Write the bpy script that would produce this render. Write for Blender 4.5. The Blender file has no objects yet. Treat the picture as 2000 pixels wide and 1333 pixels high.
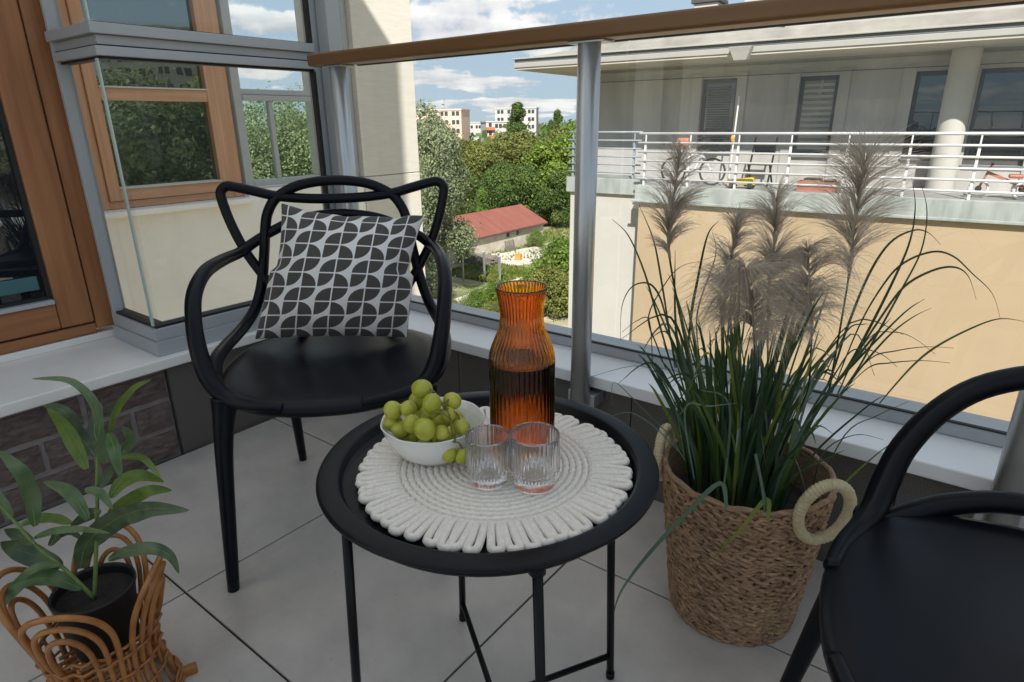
import bpy, math, random
from math import sin, cos, pi, radians, sqrt, atan2
from mathutils import Vector, Matrix
random.seed(11)
S = bpy.context.scene
COL = S.collection

# ------------------------------------------------------------------ camera
cam_d = bpy.data.cameras.new('camera'); cam = bpy.data.objects.new('camera', cam_d); COL.objects.link(cam)
cam_d.sensor_width = 36.0; cam_d.lens = 22.0; cam_d.clip_start = 0.02; cam_d.clip_end = 6000
RM = [[0.794101, 0.19245, -0.576513], [0.607685, -0.2687, 0.747341], [-0.011083, -0.943802, -0.330324]]
m = Matrix.Identity(4)
for i in range(3):
    m[i][0] = RM[i][0]; m[i][1] = -RM[i][1]; m[i][2] = -RM[i][2]
m[0][3], m[1][3], m[2][3] = 0.0, 0.0, 0.94
cam.matrix_world = m
S.camera = cam

# ------------------------------------------------------------------ sun, sky, exposure
SUN = Vector((.45, -.714, .82)).normalized()
EXPOSURE = 2.05
CLO, CLS, CLP, CLW, CL0 = (5.5, .7, 2.2), 1.15, .62, 1.5, .51     # cloud field: offset, scale, perspective, height scale, cover
sun_d = bpy.data.lights.new('sun', 'SUN'); sun_d.energy = 2.0; sun_d.angle = radians(0.53); sun_d.color = (1, .95, .87)
sun = bpy.data.objects.new('sun', sun_d); COL.objects.link(sun)
sun.rotation_euler = SUN.to_track_quat('Z', 'Y').to_euler(); sun.location = SUN * 60
w = bpy.data.worlds.new('World'); S.world = w; w.use_nodes = True
nt = w.node_tree; nt.nodes.clear()
def N(t, typ, **kw):
    n = t.nodes.new(typ)
    for k, v in kw.items():
        if k.startswith('i_'):
            key = k[2:]
            n.inputs[int(key) if key.isdigit() else key.replace('_', ' ')].default_value = v
        else: setattr(n, k, v)
    return n
def MTH(t, op, a, b=None, c=None, clamp=False):
    n = t.nodes.new('ShaderNodeMath'); n.operation = op; n.use_clamp = clamp
    for i, v in enumerate((a, b, c)):
        if v is None: continue
        if isinstance(v, (int, float)): n.inputs[i].default_value = v
        else: t.links.new(v, n.inputs[i])
    return n.outputs[0]
sky = N(nt, 'ShaderNodeTexSky', sky_type='NISHITA', sun_disc=False)
sky.sun_elevation = math.asin(SUN.z); sky.sun_rotation = atan2(SUN.x, SUN.y); sky.altitude = 100; sky.air_density = 1.0; sky.dust_density = .1; sky.ozone_density = 5.0
tc = N(nt, 'ShaderNodeTexCoord'); sep = N(nt, 'ShaderNodeSeparateXYZ'); nt.links.new(tc.outputs['Generated'], sep.inputs[0])
zc = MTH(nt, 'ADD', MTH(nt, 'MAXIMUM', sep.outputs[2], 0.0), 0.05)
zp = MTH(nt, 'POWER', zc, CLP)
cb = N(nt, 'ShaderNodeCombineXYZ')
nt.links.new(MTH(nt, 'DIVIDE', sep.outputs[0], zp), cb.inputs[0]); nt.links.new(MTH(nt, 'DIVIDE', sep.outputs[1], zp), cb.inputs[1])
nt.links.new(MTH(nt, 'MULTIPLY', MTH(nt, 'LOGARITHM', zc, 2.718), CLW), cb.inputs[2])
def cnoise(off, sc, det, rough):
    mp = N(nt, 'ShaderNodeMapping'); mp.inputs['Location'].default_value = off; nt.links.new(cb.outputs[0], mp.inputs[0])
    n_ = N(nt, 'ShaderNodeTexNoise', i_Scale=sc, i_Detail=det, i_Roughness=rough); nt.links.new(mp.outputs[0], n_.inputs['Vector']); return n_.outputs[0]
n1 = cnoise(CLO, CLS, 4.0, .5)
iso = N(nt, 'ShaderNodeTexNoise', i_Scale=17.0, i_Detail=8.0, i_Roughness=.62); nt.links.new(tc.outputs['Generated'], iso.inputs['Vector'])
dens = MTH(nt, 'ADD', n1, MTH(nt, 'MULTIPLY', MTH(nt, 'SUBTRACT', iso.outputs[0], .5), .34))
cov = N(nt, 'ShaderNodeMapRange', i_1=CL0, i_2=CL0 + .055); cov.interpolation_type = 'SMOOTHSTEP'; nt.links.new(dens, cov.inputs[0])
# light from above: the upper rim of a puff is white, its base grey
up_off = (CLO[0], CLO[1], CLO[2] + .16)
n2 = cnoise(up_off, CLS, 4.0, .5)
shd = N(nt, 'ShaderNodeMapRange', i_1=-.10, i_2=.12)
nt.links.new(MTH(nt, 'ADD', MTH(nt, 'SUBTRACT', n1, n2), MTH(nt, 'MULTIPLY', MTH(nt, 'SUBTRACT', iso.outputs[0], .5), .45)), shd.inputs[0])
ccol = N(nt, 'ShaderNodeMix', data_type='RGBA'); ccol.inputs[6].default_value = (.95, 1.0, 1.09, 1); ccol.inputs[7].default_value = (1.72, 1.70, 1.66, 1)
nt.links.new(shd.outputs[0], ccol.inputs[0])
mixc = N(nt, 'ShaderNodeMix', data_type='RGBA')
gm = N(nt, 'ShaderNodeGamma', i_Gamma=.13); nt.links.new(sky.outputs[0], gm.inputs[0])      # a bright, slightly veiled summer sky: soft fall-off from horizon to zenith
tint = N(nt, 'ShaderNodeMix', data_type='RGBA', blend_type='MULTIPLY'); tint.inputs[0].default_value = 1.0; tint.inputs[7].default_value = (.64, .79, .94, 1)
nt.links.new(gm.outputs[0], tint.inputs[6]); nt.links.new(tint.outputs[2], mixc.inputs[6])
nt.links.new(MTH(nt, 'MULTIPLY', cov.outputs[0], .95), mixc.inputs[0]); nt.links.new(ccol.outputs[2], mixc.inputs[7])
bg = N(nt, 'ShaderNodeBackground', i_Strength=.15); nt.links.new(mixc.outputs[2], bg.inputs[0])
wo = N(nt, 'ShaderNodeOutputWorld'); nt.links.new(bg.outputs[0], wo.inputs[0])
S.view_settings.view_transform = 'Standard'; S.view_settings.look = 'None'; S.view_settings.gamma = 1; S.view_settings.use_curve_mapping = False
S.view_settings.exposure = EXPOSURE
S.render.engine = 'CYCLES'
cy = S.cycles
cy.use_denoising = True
try: cy.denoiser = 'OPENIMAGEDENOISE'
except Exception: pass
cy.max_bounces = 14; cy.diffuse_bounces = 5; cy.glossy_bounces = 5; cy.transmission_bounces = 12; cy.transparent_max_bounces = 24
cy.caustics_reflective = False; cy.caustics_refractive = True; cy.blur_glossy = 0.5; cy.sample_clamp_indirect = 6.0

# ------------------------------------------------------------------ materials
MATS = {}
def new_mat(name):
    mt = bpy.data.materials.new(name); mt.use_nodes = True
    t = mt.node_tree; t.nodes.clear(); o = t.nodes.new('ShaderNodeOutputMaterial'); MATS[name] = mt
    return mt, t, o
def mat(name, c, rough=.5, var=.12, scale=6.0, stretch=(1, 1, 1), bump=0.0, bscale=60.0, metal=0.0, spec=.5, c2=None, detail=5.0, island=0.0, coords='Object', bdist=.004, coat=0.0, sheen=0.0):
    mt, t, o = new_mat(name)
    b = N(t, 'ShaderNodeBsdfPrincipled', i_Roughness=rough, i_Metallic=metal)
    b.inputs['Specular IOR Level'].default_value = spec
    if coat: b.inputs['Coat Weight'].default_value = coat
    if sheen: b.inputs['Sheen Weight'].default_value = sheen
    t.links.new(b.outputs[0], o.inputs[0])
    tcn = N(t, 'ShaderNodeTexCoord'); mpn = N(t, 'ShaderNodeMapping'); mpn.inputs['Scale'].default_value = stretch
    t.links.new(tcn.outputs[coords], mpn.inputs[0])
    nz = N(t, 'ShaderNodeTexNoise', i_Scale=scale, i_Detail=detail, i_Roughness=.6); t.links.new(mpn.outputs[0], nz.inputs['Vector'])
    mr = N(t, 'ShaderNodeMapRange', i_1=.28, i_2=.72); t.links.new(nz.outputs[0], mr.inputs[0])
    mx = N(t, 'ShaderNodeMix', data_type='RGBA')
    if c2 is None:
        a = [min(1, x * (1 - var)) for x in c]; d = [min(1, x * (1 + var)) for x in c]
    else: a, d = c, c2
    mx.inputs[6].default_value = (*a, 1); mx.inputs[7].default_value = (*d, 1); t.links.new(mr.outputs[0], mx.inputs[0])
    colour = mx.outputs[2]
    if island:
        gi = N(t, 'ShaderNodeNewGeometry'); oi = N(t, 'ShaderNodeObjectInfo')
        v = MTH(t, 'ADD', MTH(t, 'MULTIPLY', gi.outputs['Random Per Island'], .6), MTH(t, 'MULTIPLY', oi.outputs['Random'], .4))
        hs = N(t, 'ShaderNodeHueSaturation')
        t.links.new(MTH(t, 'MULTIPLY_ADD', v, 2 * island, 1 - island), hs.inputs['Value']); t.links.new(colour, hs.inputs['Color']); colour = hs.outputs[0]
    t.links.new(colour, b.inputs['Base Color'])
    if bump:
        nb = N(t, 'ShaderNodeTexNoise', i_Scale=bscale, i_Detail=4.0, i_Roughness=.6); t.links.new(mpn.outputs[0], nb.inputs['Vector'])
        bp = N(t, 'ShaderNodeBump', i_Strength=bump, i_Distance=bdist); t.links.new(nb.outputs[0], bp.inputs['Height']); t.links.new(bp.outputs[0], b.inputs['Normal'])
    mt['bsdf'] = b.name
    return mt
def foliage(name, c, c2, trans=.3, island=.35, rough=.6, scale=.35):
    mt, t, o = new_mat(name)
    tcn = N(t, 'ShaderNodeTexCoord'); nz = N(t, 'ShaderNodeTexNoise', i_Scale=scale, i_Detail=3.0); t.links.new(tcn.outputs['Object'], nz.inputs['Vector'])
    mr = N(t, 'ShaderNodeMapRange', i_1=.35, i_2=.65); t.links.new(nz.outputs[0], mr.inputs[0])
    mx = N(t, 'ShaderNodeMix', data_type='RGBA'); mx.inputs[6].default_value = (*c, 1); mx.inputs[7].default_value = (*c2, 1); t.links.new(mr.outputs[0], mx.inputs[0])
    gi = N(t, 'ShaderNodeNewGeometry'); hs = N(t, 'ShaderNodeHueSaturation')
    t.links.new(MTH(t, 'MULTIPLY_ADD', gi.outputs['Random Per Island'], 2 * island, 1 - island), hs.inputs['Value']); t.links.new(mx.outputs[2], hs.inputs['Color'])
    d = N(t, 'ShaderNodeBsdfPrincipled', i_Roughness=rough); d.inputs['Specular IOR Level'].default_value = .35; t.links.new(hs.outputs[0], d.inputs['Base Color'])
    tr = N(t, 'ShaderNodeBsdfTranslucent'); t.links.new(hs.outputs[0], tr.inputs[0])
    ms = N(t, 'ShaderNodeMixShader'); ms.inputs[0].default_value = trans
    t.links.new(d.outputs[0], ms.inputs[1]); t.links.new(tr.outputs[0], ms.inputs[2]); t.links.new(ms.outputs[0], o.inputs[0])
    return mt
def clear_glass(name, tint=(.968, .976, .972), refl=1.0, ior=1.5):
    mt, t, o = new_mat(name)
    fr = N(t, 'ShaderNodeFresnel', i_IOR=ior); tr = N(t, 'ShaderNodeBsdfTransparent'); tr.inputs[0].default_value = (*tint, 1)
    gl = N(t, 'ShaderNodeBsdfGlossy', i_Roughness=0.0); gl.inputs[0].default_value = (.95, 1, .98, 1)
    ge = N(t, 'ShaderNodeNewGeometry'); fac = MTH(t, 'MULTIPLY', MTH(t, 'MULTIPLY', fr.outputs[0], refl), MTH(t, 'SUBTRACT', 1.0, ge.outputs['Backfacing']))   # air to glass faces only
    ms = N(t, 'ShaderNodeMixShader'); t.links.new(fac, ms.inputs[0])
    t.links.new(tr.outputs[0], ms.inputs[1]); t.links.new(gl.outputs[0], ms.inputs[2]); t.links.new(ms.outputs[0], o.inputs[0])
    return mt
def mirror_glass(name, c, fac, rough=.0, scale=3.0):
    mt, t, o = new_mat(name)
    d = N(t, 'ShaderNodeBsdfDiffuse'); d.inputs[0].default_value = (*c, 1)
    gl = N(t, 'ShaderNodeBsdfGlossy', i_Roughness=rough); gl.inputs[0].default_value = (.86, .93, .9, 1)
    lw = N(t, 'ShaderNodeFresnel', i_IOR=1.5)
    ms = N(t, 'ShaderNodeMixShader'); t.links.new(MTH(t, 'ADD', lw.outputs[0], fac, clamp=True), ms.inputs[0])
    t.links.new(d.outputs[0], ms.inputs[1]); t.links.new(gl.outputs[0], ms.inputs[2]); t.links.new(ms.outputs[0], o.inputs[0])
    tcn = N(t, 'ShaderNodeTexCoord'); nz = N(t, 'ShaderNodeTexNoise', i_Scale=scale, i_Detail=1.0); t.links.new(tcn.outputs['Object'], nz.inputs['Vector'])
    bp = N(t, 'ShaderNodeBump', i_Strength=.04, i_Distance=.02); t.links.new(nz.outputs[0], bp.inputs['Height']); t.links.new(bp.outputs[0], gl.inputs['Normal'])
    return mt
def true_glass(name, c, ior=1.48, rough=0.0, frost=0.0):
    mt, t, o = new_mat(name)
    b = N(t, 'ShaderNodeBsdfPrincipled', i_Roughness=rough, i_IOR=ior); b.inputs['Base Color'].default_value = (*c, 1); b.inputs['Transmission Weight'].default_value = 1.0
    t.links.new(b.outputs[0], o.inputs[0])
    if frost:   # pressed glass scatters a little light
        ts = N(t, 'ShaderNodeBsdfTranslucent'); ts.inputs[0].default_value = (.95, .95, .95, 1); df = N(t, 'ShaderNodeBsdfDiffuse'); df.inputs[0].default_value = (.9, .9, .9, 1)
        m1 = N(t, 'ShaderNodeMixShader'); t.links.new(ts.outputs[0], m1.inputs[1]); t.links.new(df.outputs[0], m1.inputs[2])
        m2 = N(t, 'ShaderNodeMixShader'); m2.inputs[0].default_value = frost; t.links.new(b.outputs[0], m2.inputs[1]); t.links.new(m1.outputs[0], m2.inputs[2]); t.links.new(m2.outputs[0], o.inputs[0])
    return mt
# ------------------------------------------------------------------ geometry helpers
def tag(o, label=None, cat=None, group=None, kind=None):
    if label: o['label'] = label
    if cat: o['category'] = cat
    if group: o['group'] = group
    if kind: o['kind'] = kind
    return o
def empty(name, label, cat, loc=(0, 0, 0), rz=0.0, group=None):
    o = bpy.data.objects.new(name, None); COL.objects.link(o); o.empty_display_size = .1
    o.location = loc; o.rotation_euler = (0, 0, rz)
    return tag(o, label, cat, group)
def catmull(pts, n=8, closed=False):
    P = [Vector(p) for p in pts]; out = []
    k = len(P)
    rng = range(k if closed else k - 1)
    for i in rng:
        if closed: a, b, c, d = P[(i - 1) % k], P[i], P[(i + 1) % k], P[(i + 2) % k]
        else: a, b, c, d = P[max(i - 1, 0)], P[i], P[i + 1], P[min(i + 2, k - 1)]
        for j in range(n):
            t = j / n
            out.append(.5 * ((2 * b) + (c - a) * t + (2 * a - 5 * b + 4 * c - d) * t * t + (3 * b - a - 3 * c + d) * t ** 3))
    if not closed: out.append(P[-1].copy())
    return out
class MB:
    def __init__(s): s.v = []; s.f = []
    def box(s, x0, x1, y0, y1, z0, z1):
        i = len(s.v)
        s.v += [(x0, y0, z0), (x1, y0, z0), (x1, y1, z0), (x0, y1, z0), (x0, y0, z1), (x1, y0, z1), (x1, y1, z1), (x0, y1, z1)]
        s.f += [(i, i + 3, i + 2, i + 1), (i + 4, i + 5, i + 6, i + 7), (i, i + 1, i + 5, i + 4), (i + 1, i + 2, i + 6, i + 5), (i + 2, i + 3, i + 7, i + 6), (i + 3, i, i + 4, i + 7)]
        return s
    def hexa(s, p):  # 8 points, bottom ring then top ring
        i = len(s.v); s.v += [tuple(q) for q in p]
        s.f += [(i, i + 3, i + 2, i + 1), (i + 4, i + 5, i + 6, i + 7), (i, i + 1, i + 5, i + 4), (i + 1, i + 2, i + 6, i + 5), (i + 2, i + 3, i + 7, i + 6), (i + 3, i, i + 4, i + 7)]
        return s
    def bar(s, a, b, wx, wz=None):  # square bar from a to b
        a, b = Vector(a), Vector(b); d = (b - a).normalized(); up = Vector((0, 0, 1)) if abs(d.z) < .9 else Vector((0, 1, 0))
        x = d.cross(up).normalized() * wx / 2; z = x.cross(d).normalized() * (wz or wx) / 2
        return s.hexa([a - x - z, a + x - z, b + x - z, b - x - z, a - x + z, a + x + z, b + x + z, b - x + z])
    def tube(s, pts, rad, seg=8, closed=False, flat=1.0, caps=True, phase=0.0):
        P = [Vector(p) for p in pts]; n = len(P)
        R = rad if isinstance(rad, (list, tuple)) else [rad] * n
        if len(R) != n:
            R = [R[min(int(i * (len(R) - 1) / (n - 1)), len(R) - 2)] + (R[min(int(i * (len(R) - 1) / (n - 1)) + 1, len(R) - 1)] - R[min(int(i * (len(R) - 1) / (n - 1)), len(R) - 2)]) * ((i * (len(R) - 1) / (n - 1)) - min(int(i * (len(R) - 1) / (n - 1)), len(R) - 2)) for i in range(n)]
        base = len(s.v); up = None
        for i in range(n):
            if closed: d = P[(i + 1) % n] - P[i - 1]
            else: d = P[min(i + 1, n - 1)] - P[max(i - 1, 0)]
            if d.length < 1e-9: d = Vector((0, 0, 1))
            d.normalize()
            if up is None:
                up = Vector((0, 0, 1)) if abs(d.z) < .85 else Vector((1, 0, 0))
            up = (up - d * up.dot(d))
            if up.length < 1e-6: up = d.orthogonal()
            up.normalize(); sd = d.cross(up)
            for k in range(seg):
                a = 2 * pi * k / seg + phase
                s.v.append(tuple(P[i] + sd * cos(a) * R[i] + up * sin(a) * R[i] * flat))
        m_ = n if closed else n - 1
        for i in range(m_):
            for k in range(seg):
                a = base + i * seg + k; b = base + i * seg + (k + 1) % seg
                c = base + ((i + 1) % n) * seg + (k + 1) % seg; d = base + ((i + 1) % n) * seg + k
                s.f.append((a, b, c, d))
        if caps and not closed:
            s.f.append(tuple(base + k for k in reversed(range(seg)))); s.f.append(tuple(base + (n - 1) * seg + k for k in range(seg)))
        return s
    def lathe(s, prof, seg=48, c=(0, 0, 0), mod=None, cap0=False, cap1=False, closed=False):
        base = len(s.v); n = len(prof)
        for (r, z) in prof:
            for k in range(seg):
                a = 2 * pi * k / seg; rr = r * (mod(a, z, r) if mod else 1.0)
                s.v.append((c[0] + rr * cos(a), c[1] + rr * sin(a), c[2] + z))
        for i in range(n if closed else n - 1):
            for k in range(seg):
                i2 = (i + 1) % n
                s.f.append((base + i * seg + k, base + i * seg + (k + 1) % seg, base + i2 * seg + (k + 1) % seg, base + i2 * seg + k))
        if cap0: s.f.append(tuple(base + k for k in reversed(range(seg))))
        if cap1: s.f.append(tuple(base + (n - 1) * seg + k for k in range(seg)))
        return s
    def ribbon(s, pts, wid, nrm=None):
        P = [Vector(p) for p in pts]; n = len(P); base = len(s.v)
        for i in range(n):
            d = (P[min(i + 1, n - 1)] - P[max(i - 1, 0)]).normalized()
            x = d.cross(nrm) if nrm is not None else d.cross(Vector((0, 0, 1)))
            if x.length < 1e-5: x = d.orthogonal()
            x.normalize(); wv = wid[i] if isinstance(wid, (list, tuple)) else wid
            s.v += [tuple(P[i] - x * wv), tuple(P[i] + x * wv)]
        for i in range(n - 1):
            a = base + 2 * i; s.f.append((a, a + 1, a + 3, a + 2))
        return s
    def ellipsoid(s, c, r, nu=10, nv=7, rot=None):
        base = len(s.v); c = Vector(c)
        for j in range(1, nv):
            th = pi * j / nv
            for k in range(nu):
                a = 2 * pi * k / nu
                p = Vector((r[0] * sin(th) * cos(a), r[1] * sin(th) * sin(a), r[2] * cos(th)))
                s.v.append(tuple(c + (rot @ p if rot else p)))
        t = len(s.v); p = Vector((0, 0, r[2])); s.v.append(tuple(c + (rot @ p if rot else p))); p = -p; s.v.append(tuple(c + (rot @ p if rot else p)))
        for j in range(nv - 2):
            for k in range(nu):
                s.f.append((base + j * nu + k, base + (j + 1) * nu + k, base + (j + 1) * nu + (k + 1) % nu, base + j * nu + (k + 1) % nu))
        for k in range(nu):
            s.f.append((t, base + k, base + (k + 1) % nu)); s.f.append((t + 1, base + (nv - 2) * nu + (k + 1) % nu, base + (nv - 2) * nu + k))
        return s
    def mesh(s, name, m=None, smooth=False):
        me = bpy.data.meshes.new(name); me.from_pydata(s.v, [], s.f)
        if smooth: me.polygons.foreach_set('use_smooth', [True] * len(me.polygons))
        if m: me.materials.append(MATS[m])
        me.update(); return me
    def build(s, name, m, parent=None, smooth=False, bevel=0.0, sub=0, label=None, cat=None, group=None, kind=None, loc=None, rz=None, segs=2):
        o = bpy.data.objects.new(name, s.mesh(name, m, smooth)); COL.objects.link(o)
        if parent: o.parent = parent
        if loc: o.location = loc
        if rz is not None: o.rotation_euler = (0, 0, rz)
        if bevel:
            b = o.modifiers.new('bevel', 'BEVEL'); b.width = bevel; b.segments = segs; b.limit_method = 'ANGLE'; b.harden_normals = False
            o.data.polygons.foreach_set('use_smooth', [True] * len(o.data.polygons))
            wn = o.modifiers.new('wn', 'WEIGHTED_NORMAL')
        if sub:
            q = o.modifiers.new('sub', 'SUBSURF'); q.levels = sub; q.render_levels = sub
        return tag(o, label, cat, group, kind)
def box(x0, x1, y0, y1, z0, z1): return MB().box(x0, x1, y0, y1, z0, z1)
def inst(me, name, parent, loc=(0, 0, 0), rz=0.0, sc=None):
    o = bpy.data.objects.new(name, me); COL.objects.link(o); o.parent = parent; o.location = loc; o.rotation_euler = (0, 0, rz)
    if sc: o.scale = sc
    return o
def copy_tree(o, parent=None):
    c = o.copy(); COL.objects.link(c)
    if parent: c.parent = parent; c.matrix_parent_inverse = o.matrix_parent_inverse.copy()
    for ch in list(o.children): copy_tree(ch, c)
    return c

# ------------------------------------------------------------------ material list
mat('tile', (.49, .447, .405), .40, var=.10, scale=2.2, bump=.12, bscale=120, detail=8, island=.035, bdist=.001)
t_ = MATS['tile'].node_tree; bs_ = t_.nodes[MATS['tile']['bsdf']]; old = bs_.inputs['Base Color'].links[0].from_socket     # cement look: cloudy mottling, fine speckle, a few dark specks
g0 = N(t_, 'ShaderNodeNewGeometry')
na = N(t_, 'ShaderNodeTexNoise', i_Scale=9.0, i_Detail=9.0, i_Roughness=.68); nb_ = N(t_, 'ShaderNodeTexNoise', i_Scale=520.0, i_Detail=2.0); vo = N(t_, 'ShaderNodeTexVoronoi', i_Scale=26.0)
for n_ in (na, nb_, vo): t_.links.new(g0.outputs['Position'], n_.inputs['Vector'])
vv = MTH(t_, 'ADD', MTH(t_, 'MULTIPLY_ADD', na.outputs[0], .62, .69), MTH(t_, 'MULTIPLY_ADD', nb_.outputs[0], .22, -.11))
vv = MTH(t_, 'MULTIPLY', vv, MTH(t_, 'MULTIPLY_ADD', MTH(t_, 'GREATER_THAN', vo.outputs['Distance'], .045), .35, .65))
hh = N(t_, 'ShaderNodeHueSaturation'); t_.links.new(vv, hh.inputs['Value']); t_.links.new(old, hh.inputs['Color']); t_.links.new(hh.outputs[0], bs_.inputs['Base Color'])
t_.links.new(MTH(t_, 'MULTIPLY_ADD', na.outputs[0], .35, .25), bs_.inputs['Roughness'])
mat('grout', (.035, .03, .028), .9)
mat('brick', (.075, .05, .046), .9, c2=(.20, .145, .13), scale=28, stretch=(1, 1, 3.2), bump=.9, bscale=75, island=.22, bdist=.006, detail=7)
mat('mortar', (.24, .215, .20), .95, var=.2, scale=40, bump=.5, bscale=150)
mat('plinth', (.105, .094, .085), .6, var=.5, scale=420, bump=.15, bscale=300, detail=2)
mat('white_sheet', (.86, .86, .86), .45, var=.06, scale=3, spec=.5)
mat('cream_sheet', (.74, .70, .645), .5, c2=(.86, .84, .81), scale=4, detail=6)
mat('alu', (.40, .415, .43), .38, var=.04, scale=3, metal=.0, spec=.7)
mat('alu_dark', (.10, .085, .078), .45, var=.08)
mat('gasket', (.012, .012, .012), .6)
mat('post_alu', (.50, .51, .51), .36, var=.05, metal=.75, spec=.6)
mat('handrail', (.17, .080, .026), .40, var=.10, scale=9, stretch=(.4, 6, 6), spec=.5)
for nm, st in (('timber_v', (26, 26, 1.2)), ('timber_h', (26, 1.2, 26))):
    mat(nm, (.25, .095, .036), .45, c2=(.42, .18, .072), scale=1.6, stretch=st, bump=.12, bscale=6, detail=6, spec=.45)
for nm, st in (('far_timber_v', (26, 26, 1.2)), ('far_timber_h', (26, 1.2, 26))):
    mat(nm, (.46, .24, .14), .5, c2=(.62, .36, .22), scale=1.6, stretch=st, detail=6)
mat('render_cream', (.88, .86, .81), .9, var=.07, scale=2.2, bump=.3, bscale=220, bdist=.002)
mat('render_pier', (.66, .625, .565), .9, var=.06, scale=8, stretch=(1, 1, 7), bump=.5, bscale=60, bdist=.003)
mat('tan_render', (.355, .27, .178), .92, var=.08, scale=.5, bump=.25, bscale=90, bdist=.003, detail=7)
mat('white_render', (.42, .405, .38), .92, var=.06, scale=.7, bump=.2, bscale=90)
mat('grey_render', (.37, .355, .345), .92, var=.2, scale=1.0, stretch=(1.6, 1.6, .35), bump=.2, bscale=90, detail=7)
mat('slab_concrete', (.18, .20, .195), .85, c2=(.36, .385, .375), scale=1.1, stretch=(3.5, 3.5, .8), bump=.2, bscale=40, detail=8)
mat('eave_white', (.33, .32, .305), .7, var=.06, scale=2)
mat('eave_grey', (.14, .155, .17), .6, var=.1, scale=3)
mat('parapet', (.23, .217, .195), .9, var=.22, scale=2, bump=.3, bscale=30)
mat('soffit', (.46, .425, .38), .9, var=.12, scale=1.2)
mat('rail_white', (.56, .56, .58), .4, var=.05)
mat('rail_blue', (.23, .27, .32), .5, var=.08)
mat('floor_grey', (.34, .34, .34), .8, var=.12)
mat('win_frame', (.06, .06, .065), .5)
mat('black_plastic', (.0035, .0042, .0075), .32, var=.1, scale=8, bump=.05, bscale=900, spec=.20, bdist=.0006)
mat('black_metal', (.0042, .0046, .0062), .36, var=.12, spec=.20, bump=.05, bscale=700, bdist=.0005)
mat('rope', (.76, .685, .585), .95, c2=(.92, .86, .77), scale=240, bump=.8, bscale=700, bdist=.0015, detail=3, sheen=.3)
mat('bowl_white', (.80, .80, .79), .12, var=.02, spec=.6)
mat('hyacinth', (.15, .082, .042), .8, c2=(.46, .30, .175), scale=60, stretch=(1, 1, 3), island=.38, bump=.6, bscale=220, bdist=.002)
mat('raffia', (.50, .41, .24), .7, c2=(.68, .59, .38), scale=80, island=.15, bump=.4, bscale=260, bdist=.002)
mat('cane', (.24, .085, .018), .38, c2=(.40, .165, .042), scale=30, island=.18, spec=.5)
mat('pot_black', (.006, .006, .006), .55)
mat('soil', (.02, .016, .013), .95, var=.5, scale=60, bump=1, bscale=120)
mat('plant_stem', (.14, .20, .05), .5, var=.3, scale=60)
mat('grape_stem', (.16, .17, .05), .6, c2=(.13, .07, .03), scale=160)
foliage('leaf_dark', (.048, .080, .040), (.115, .155, .085), .15, .12, .42, 30)
foliage('leaf_mid', (.07, .13, .05), (.14, .20, .10), .2, .12, .42, 30)
foliage('leaf_bright', (.10, .17, .028), (.175, .25, .055), .25, .12, .42, 30)
foliage('blade_dark', (.020, .048, .020), (.05, .092, .042), .2, .35, .42, 8)
foliage('blade_bright', (.12, .17, .025), (.20, .24, .05), .25, .2, .45, 8)
foliage('blade_mid', (.05, .10, .025), (.09, .14, .035), .25, .2, .45, 8)
foliage('blade_blue', (.09, .15, .10), (.14, .20, .15), .2, .15, .45, 8)
foliage('plume', (.50, .43, .35), (.66, .59, .50), .55, .25, .8, 20)
true_glass('amber', (.99, .42, .022), 1.48)
true_glass('clear', (.995, .998, .995), 1.42, 0, .05)
true_glass('water', (.985, .99, .99), 1.333)
clear_glass('pane'); clear_glass('pane_far', (.86, .92, .88), 1.6)
mat('glass_edge', (.50, .62, .58), .2, var=.1)
mirror_glass('window_mirror', (.030, .042, .034), .20)
mirror_glass('window_dark', (.012, .015, .02), .05)
mirror_glass('window_blind', (.16, .165, .155), .05)
mat('curtain', (.05, .03, .02), .9, var=.4, scale=4, stretch=(1, 14, .4))
mat('room_dark', (.035, .04, .042), .9)
mat('house_white', (.74, .72, .68), .9, var=.04)
mat('ceiling_white', (.78, .77, .75), .9, var=.03)
mat('roof_red', (.20, .062, .046), .75, c2=(.26, .088, .064), scale=.3, stretch=(1, 4, 1))
mat('old_plaster', (.40, .33, .24), .95, c2=(.66, .61, .52), scale=.55, detail=9, stretch=(1, 1, 1.4))
mat('block_white', (.52, .50, .48), .9, var=.05, scale=.2)
mat('block_red', (.50, .165, .095), .9, var=.08)
mat('block_pink', (.70, .50, .42), .9, var=.08)
mat('block_window', (.05, .055, .06), .3)
mat('wood_grey', (.20, .17, .15), .9, var=.35, scale=4)
mat('pole_blue', (.10, .32, .45), .5)
mat('orange_paint', (.62, .27, .06), .6)
mat('yellow_plastic', (.70, .48, .03), .5)
mat('red_plastic', (.36, .13, .10), .5)
mat('teal_plastic', (.05, .14, .15), .5)
mat('rubber', (.02, .02, .02), .8)
mat('bark', (.10, .075, .055), .95, var=.4, scale=6)
mat('path_stone', (.50, .455, .39), .95, var=.15, scale=2)
mat('car_white', (.75, .76, .78), .25)
foliage('tree_willow', (.185, .23, .115), (.30, .34, .195), .4, .4)
foliage('tree_green', (.125, .205, .03), (.24, .31, .055), .4, .45)
foliage('tree_dark', (.08, .14, .032), (.145, .205, .05), .4, .45)
foliage('tree_olive', (.15, .175, .04), (.24, .255, .07), .4, .4)
foliage('tree_lime', (.12, .22, .02), (.17, .27, .04), .35, .3)
foliage('grass_clump', (.10, .16, .02), (.20, .21, .05), .3, .4)
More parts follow.
